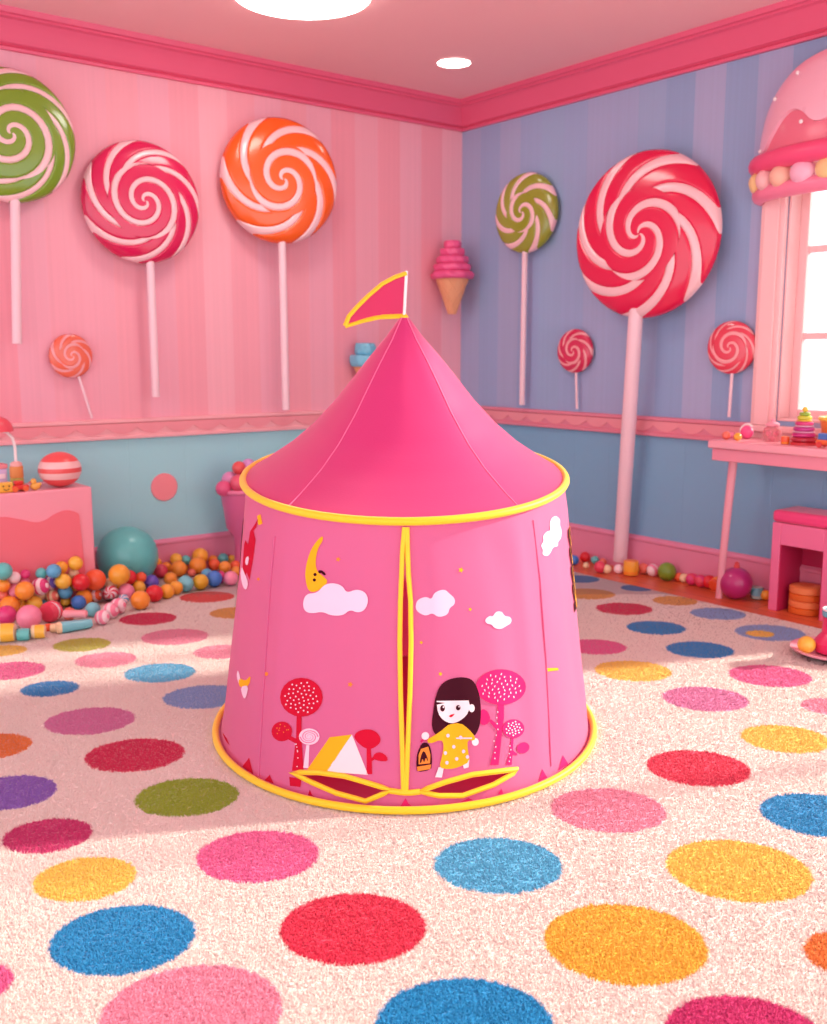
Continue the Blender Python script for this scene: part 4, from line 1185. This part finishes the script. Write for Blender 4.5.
def put(kind, col, P, r, lab, group, rot=(0, 0, 0)):
    u = unit(kind, col); o = u.copy(); C.objects.link(o)
    o.name = u.name.split('.')[0]
    o.location = P; o.scale = (r, r, r); o.rotation_euler = rot
    return tag(o, lab, CATS[kind], group)
rot_rnd = random.Random(9)
GP = 'toy balls and sweets piled by the left wall'
sweetrot = {'stripe': (1.2, 0.9, 0.3), 'mac': (pi / 2, 0, -0.9), 'drum': (pi / 2, 0, 1.1), 'swirl': (1.35, 0, -.6)}
for i, (P, r, _) in enumerate(items):
    if i < nreal:
        e = PILE[i]
        put(e[3], e[4], P, r, e[5], GP, sweetrot.get(e[3], (0, 0, 0)))
    else:
        put('ball', ['orange', 'amber', 'pink', 'yellow'][i % 4], P, r, 'ball buried deep inside the toy pile', GP)
o = put('ball', 'teal', BT, rBT, 'biggest ball, plain teal, against the wall between the cabinet and the baseboard', None); o.name = 'big_ball'
if 'group' in o: del o['group']
# crayon and stick sweets lying at the front
def lying(name, p0, p1, r, ms, label, cat, h=None, tip=False):
    a, ta = ground(*p0, r if h is None else h); b, tb_ = ground(*p1, r if h is None else h)
    root = MB()
    d = (b - a)
    if tip:
        root.tube([a, a + d * .04, a + d * .14], [r * .5, r * .95, r], 16, mi=1); root.tube([a + d * .141, a + d * .9, b], [r, r * .82, r * .7], 16, mi=0)
    else:
        root.tube([a, a + d * .04, a + d * .5, a + d * .96, b], [r * .5, r, r, r, r * .5], 16)
    return tag(root.build(name, ms), label, cat)
lying('toy_crayon', K4(355, 562), K4(582, 528), 0.024, [plastic('toy_aqua', COL['aqua']), plastic('toy_cream', COL['cream'])], 'light blue toy crayon with a cream end lying on the carpet before the pile', 'crayon', tip=True)
lying('stick_sweet', K4(400, 470), K4(555, 470), 0.016, [plastic('toy_rosepale', (246, 160, 170))], 'pale pink stick sweet lying across the middle of the pile', 'candy', h=0.062)

# ------------------------------------------------------------------ sweets along the right baseboard
GR2 = 'small toys lying along the right baseboard'
def rt(x, y, r, kind, col, lab, rot=(0, 0, 0)):
    P, rr_ = rest(x, y, r, -0.012)
    if P.x > -0.03 - rr_:
        d = ray(x, y); t = (-0.028 - CAM.x) / (d.x + r); P = CAM + d * t; rr_ = r * t
        P.z = max(rr_ - 0.012, min(P.z, rr_ - .012))
    return put(kind, col, P, rr_, lab, GR2, rot)
rt(574, 560, 5, 'ball', 'navy', 'blue ball on the wood floor nearest the tent, by the right wall')
rt(585, 557, 5.2, 'ball', 'red', 'red ball next to the blue one near the tent')
rt(595, 560, 4.2, 'ball', 'teal', 'dark teal ball right of the small red ball')
rt(603, 562, 3.8, 'ball', 'coral', 'small coral ball left of the thick lollipop stick')
rt(586, 565.5, 3.2, 'ball', 'cream', 'tiny cream ball in front of the red ball near the tent')
rt(600, 567, 6, 'ball', 'rose', 'rose ball before the foot of the thick lollipop stick')
rt(607, 569, 4.5, 'ball', 'cream', 'cream ball right against the rose ball')
rt(618.5, 569, 4.8, 'ball', 'pale', 'pale ball just left of the orange barrel by the stick')
rt(631, 567.5, 8, 'drum', ('amber', 'orange'), 'orange barrel sweet right of the thick lollipop stick')
rt(643.5, 567, 5.5, 'ball', 'coral', 'coral ball between the orange barrel and the pink striped sweet')
rt(653, 569, 6.5, 'stripe', ('pale', 'pink'), 'pale pink striped sweet left of the green ball', (0, 1.4, 0))
rt(667, 571.5, 9.2, 'ball', 'green', 'green ball on the wood floor by the right baseboard')
rt(679, 576, 4.5, 'ball', 'vermilion', 'small vermilion ball right of the green ball')
rt(684, 577, 4.6, 'ball', 'cream', 'small cream ball left of the magenta candies')
rt(692, 579, 6.2, 'stripe', ('magenta', 'rose'), 'magenta striped candy, left one of the row before the table leg', (0, 1.4, 0))
rt(701, 581, 6.5, 'stripe', ('rose', 'magenta'), 'rose striped candy in the middle of the row before the table leg', (0, 1.4, 0))
rt(709.5, 582, 6.8, 'ball', 'red', 'red ball at the right of the magenta candy row')
rt(716.5, 583, 6.6, 'drum', ('orange', 'vermilion'), 'orange barrel sweet left of the purple bauble', (0, 1.3, 0))
rt(757, 592, 6.5, 'drum', ('aqua', 'mint'), 'aqua barrel sweet between the purple bauble and the stool')
rt(766, 594, 5.2, 'ball', 'amber', 'amber ball squeezed against the stool')
P, r = rest(736, 583, 16.2, -0.012)
bz = empty('bauble', (P.x, P.y, -0.012), 'purple-pink bauble with a small coral knob by the table leg', 'bauble', 0, GR2)
MB().ball((0, 0, r), r, 40).build('sphere', plastic('bauble_purple', (186, 44, 120)), bz)
MB().lathe([(0.014, 2 * r - .004), (0.014, 2 * r + 0.008), (0.010, 2 * r + 0.012), (0.012, 2 * r + .018), (0.004, 2 * r + 0.026)], 18).build('knob', plastic('knob_coral', (232, 90, 90)), bz)

# ------------------------------------------------------------------ things on the table
TT = TZ - 0.012 + 0.0003
def ontab(px, py_bottom, xo):
    d = ray(px, py_bottom); t = (-xo - CAM.x) / d.x; P = CAM + d * t
    return Vector((P.x, P.y, TT)), t
def tball(px, rpx, xo, col, lab):
    P, t = ontab(px, 440, xo); r = rpx * t
    o = put('ball', col, P + Vector((0, 0, r)), r, lab, 'small toys on the table'); return o
tball(726, 4.2, 0.25, 'coral', 'coral ball at the left end of the pink table')
tball(737.5, 4.0, 0.26, 'amber', 'amber ball on the table next to the coral one')
tball(731.5, 3.4, 0.17, 'pink', 'tiny pink ball on the table behind the amber and coral ones')
P, t = ontab(746, 440, 0.16)
sn = empty('toy_snail', (P.x, P.y, TT), 'pink toy snail shell with a white arch on the table', 'toy')
MB().ball((0, 0, 0.031), 0.030, 26, 0, (0.7, 1.1, 1)).build('shell', plastic('toy_hotpink', (240, 90, 150)), sn)
MB().tube([(-0.012, -0.012 + 0.034 * cos(a), 0.034 + 0.034 * sin(a)) for a in [i * pi / 12 - .5 for i in range(12)]], 0.0045, 8).build('arch', M_white, sn)
# glass jar
P, t = ontab(772, 440, 0.17)
jr = empty('sweet_jar', (P.x, P.y, TT), 'small clear pink glass jar of sweets on the table', 'jar')
def clear(name, rgb, w=.75):
    m = bpy.data.materials.new(name); m.use_nodes = True
    N = m.node_tree.nodes; L = m.node_tree.links; b = N['Principled BSDF']
    b.inputs['Base Color'].default_value = (*lin(rgb), 1); b.inputs['Roughness'].default_value = .08
    b.inputs['Transmission Weight'].default_value = w; b.inputs['IOR'].default_value = 1.25
    return m
MB().lathe([(0.030, 0), (0.036, 0.006), (0.040, 0.03), (0.036, 0.055), (0.026, 0.064), (0.024, 0.066)], 30).build('glass', clear('jar_glass', (252, 196, 204)), jr)
MB().lathe([(0.028, 0.0665), (0.029, 0.076), (0.020, 0.082), (0.007, 0.086), (0.009, 0.096), (0.003, 0.10)], 26).build('lid', plastic('toy_lid', (248, 170, 190)), jr)
for i, (x, y, z) in enumerate(((0.012, 0.01, 0.016), (-0.012, -0.008, 0.016), (0.006, -0.012, 0.035), (-0.008, 0.010, 0.036))):
    MB().ball((x, y, z), 0.0105, 12).build('sweet', plastic('toy_pink', COL['pink']), jr)
# ring stacker
P, t = ontab(803, 446, 0.21)
rs_ = empty('ring_stacker', (P.x, P.y, TT), 'ring stacking toy with red, magenta and lime rings on the table', 'toy')
z = 0.0
MB().lathe([(0.052, 0), (0.052, 0.010), (0.046, 0.013)], 32).build('base', plastic('stack_red', (214, 50, 60)), rs_)
z = 0.013
for i, (R_, h_, c) in enumerate([(0.050, 0.020, (190, 50, 70)), (0.047, 0.018, (206, 44, 130)), (0.044, 0.006, (250, 214, 234)), (0.042, 0.018, (196, 44, 140)), (0.038, 0.006, (250, 214, 234)), (0.036, 0.016, (220, 60, 130)), (0.031, 0.006, (250, 200, 80)), (0.029, 0.018, (206, 212, 60)), (0.022, 0.014, (150, 190, 60))]):
    MB().lathe([(R_ * .85, z + .0003), (R_, z + h_ * .3), (R_, z + h_ * .7), (R_ * .85, z + h_ - .0003)], 30).build('ring', plastic('ring_%s' % 'abcdefghi'[i], c), rs_); z += h_
MB().ball((0, 0, z + 0.011), 0.012, 18).build('knob', plastic('stack_knob', (244, 200, 70)), rs_)
# small car-like toys behind the stacker
P, t = ontab(785, 444, 0.24); put('drum', ('vermilion', 'orange'), P + Vector((0, 0, 0.0165)), 0.018, 'tiny orange barrel toy left of the ring stacker', 'small toys on the table')
P, t = ontab(824, 447, 0.10)
bw = empty('toy_bucket', (P.x + .02, P.y - .045, TT), 'orange toy bucket with a yellow rim behind the ring stacker at the picture edge', 'toy')
MB().lathe([(0.05, 0), (0.055, 0.005), (0.072, 0.10), (0.070, 0.104)], 32).build('bucket', plastic('bucket_orange', (248, 150, 70)), bw)
MB().torus(0.072, 0.009, (0, 0, 0.106)).build('rim', plastic('bucket_yellow', (250, 214, 90)), bw)
P, t = ontab(826, 447, 0.26)
tr = empty('toy_train', (P.x, P.y, TT), 'small blue and orange toy train right of the ring stacker', 'toy')
MB().box((-0.02, -0.05, 0.012), (0.02, 0.035, 0.032)).build('chassis', plastic('train_orange', (240, 110, 50)), tr, bevel=.004)
MB().box((-0.018, -0.03, 0.0322), (0.018, 0.028, 0.058)).build('cabin', plastic('train_blue', (70, 120, 200)), tr, bevel=.004)
for y in (-0.03, 0.018):
    for x in (-0.022, 0.022):
        MB().lathe([(0.012, -0.003), (0.012, 0.003)], 16, 0, Matrix.Translation((x, y, 0.012)) @ Matrix.Rotation(pi / 2, 4, 'Y')).build('wheel', plastic('train_red', (220, 60, 60)), tr)

# ------------------------------------------------------------------ plate with toys at the right edge of the carpet
P, t = ground(833, 657)
pc = Vector((P.x, P.y, 0.004))
o = MB().lathe([(0.09, 0.004), (0.10, 0.005), (0.145, 0.022), (0.150, 0.030), (0.143, 0.029), (0.09, 0.012), (0.01, 0.011)], 48).build('plate', plastic('plate_pink', (246, 176, 196)))
o.location = pc; tag(o, 'pink plate on the carpet at the right edge of the picture', 'plate')
d = ray(800, 641); t = (0.05 - HH) / d.z; q = CAM + d * t
dirv = Vector((CA, -SA, 0))
q = pc + dirv * (-0.1); q.z = 0.004 + 0.010 + 0.033
put('ball', 'yellow', q, 0.032, 'yellow ball resting on the pink plate', None)
cup = empty('toy_cup', pc + Vector((0, 0, 0.012)) + dirv * -0.0, 'magenta toy cup with a teal top on the pink plate', 'cup')
MB().lathe([(0.055, 0), (0.068, 0.008), (0.070, 0.04), (0.055, 0.062), (0.044, 0.075), (0.042, 0.12), (0.044, 0.135)], 36).build('cup_body', plastic('cup_magenta', (224, 40, 104)), cup)
MB().lathe([(0.040, 0.1355), (0.046, 0.139), (0.047, 0.155), (0.043, 0.160)], 36).build('lid', plastic('cup_teal', (110, 186, 206)), cup)
MB().torus(0.045, 0.0035, (0, 0, 0.162)).build('lid_rim', M_white, cup)

# ------------------------------------------------------------------ light
w = bpy.data.worlds.new('World'); bpy.context.scene.world = w; w.use_nodes = True
bg = w.node_tree.nodes['Background']; bg.inputs[0].default_value = (0.92, 0.945, 1.0, 1); bg.inputs[1].default_value = 1.5
sun = bpy.data.lights.new('sun', 'SUN'); sun.energy = 5.4; sun.angle = radians(2.5); sun.color = (1.0, 0.88, 0.74)
so = bpy.data.objects.new('sun', sun); C.objects.link(so)
el = radians(25); az = Vector((0.93, -0.38, 0)).normalized()
dirn = Vector((az.x * cos(el), az.y * cos(el), sin(el)))       # towards the sun
so.rotation_euler = dirn.to_track_quat('Z', 'Y').to_euler()
so.location = (3, -4, 3)

cam = bpy.data.cameras.new('camera'); co = bpy.data.objects.new('camera', cam); C.objects.link(co)
cam.sensor_fit = 'VERTICAL'; cam.sensor_height = 36; cam.lens = 36 * F / 1024
co.location = CAM
fwd = ray(CX, CY).normalized()
right = Vector((CA, -SA, 0)); up = right.cross(fwd).normalized()
co.matrix_world = Matrix.Translation(CAM) @ Matrix((right, up, -fwd)).transposed().to_4x4()
cam.clip_start = 0.05
cam.dof.use_dof = True; cam.dof.focus_distance = 2.45; cam.dof.aperture_fstop = 4.0
sc = bpy.context.scene; sc.camera = co
sc.view_settings.view_transform = 'Standard'; sc.view_settings.look = 'None'
sc.view_settings.gamma = 1; sc.view_settings.use_curve_mapping = False
sc.view_settings.exposure = 0.38
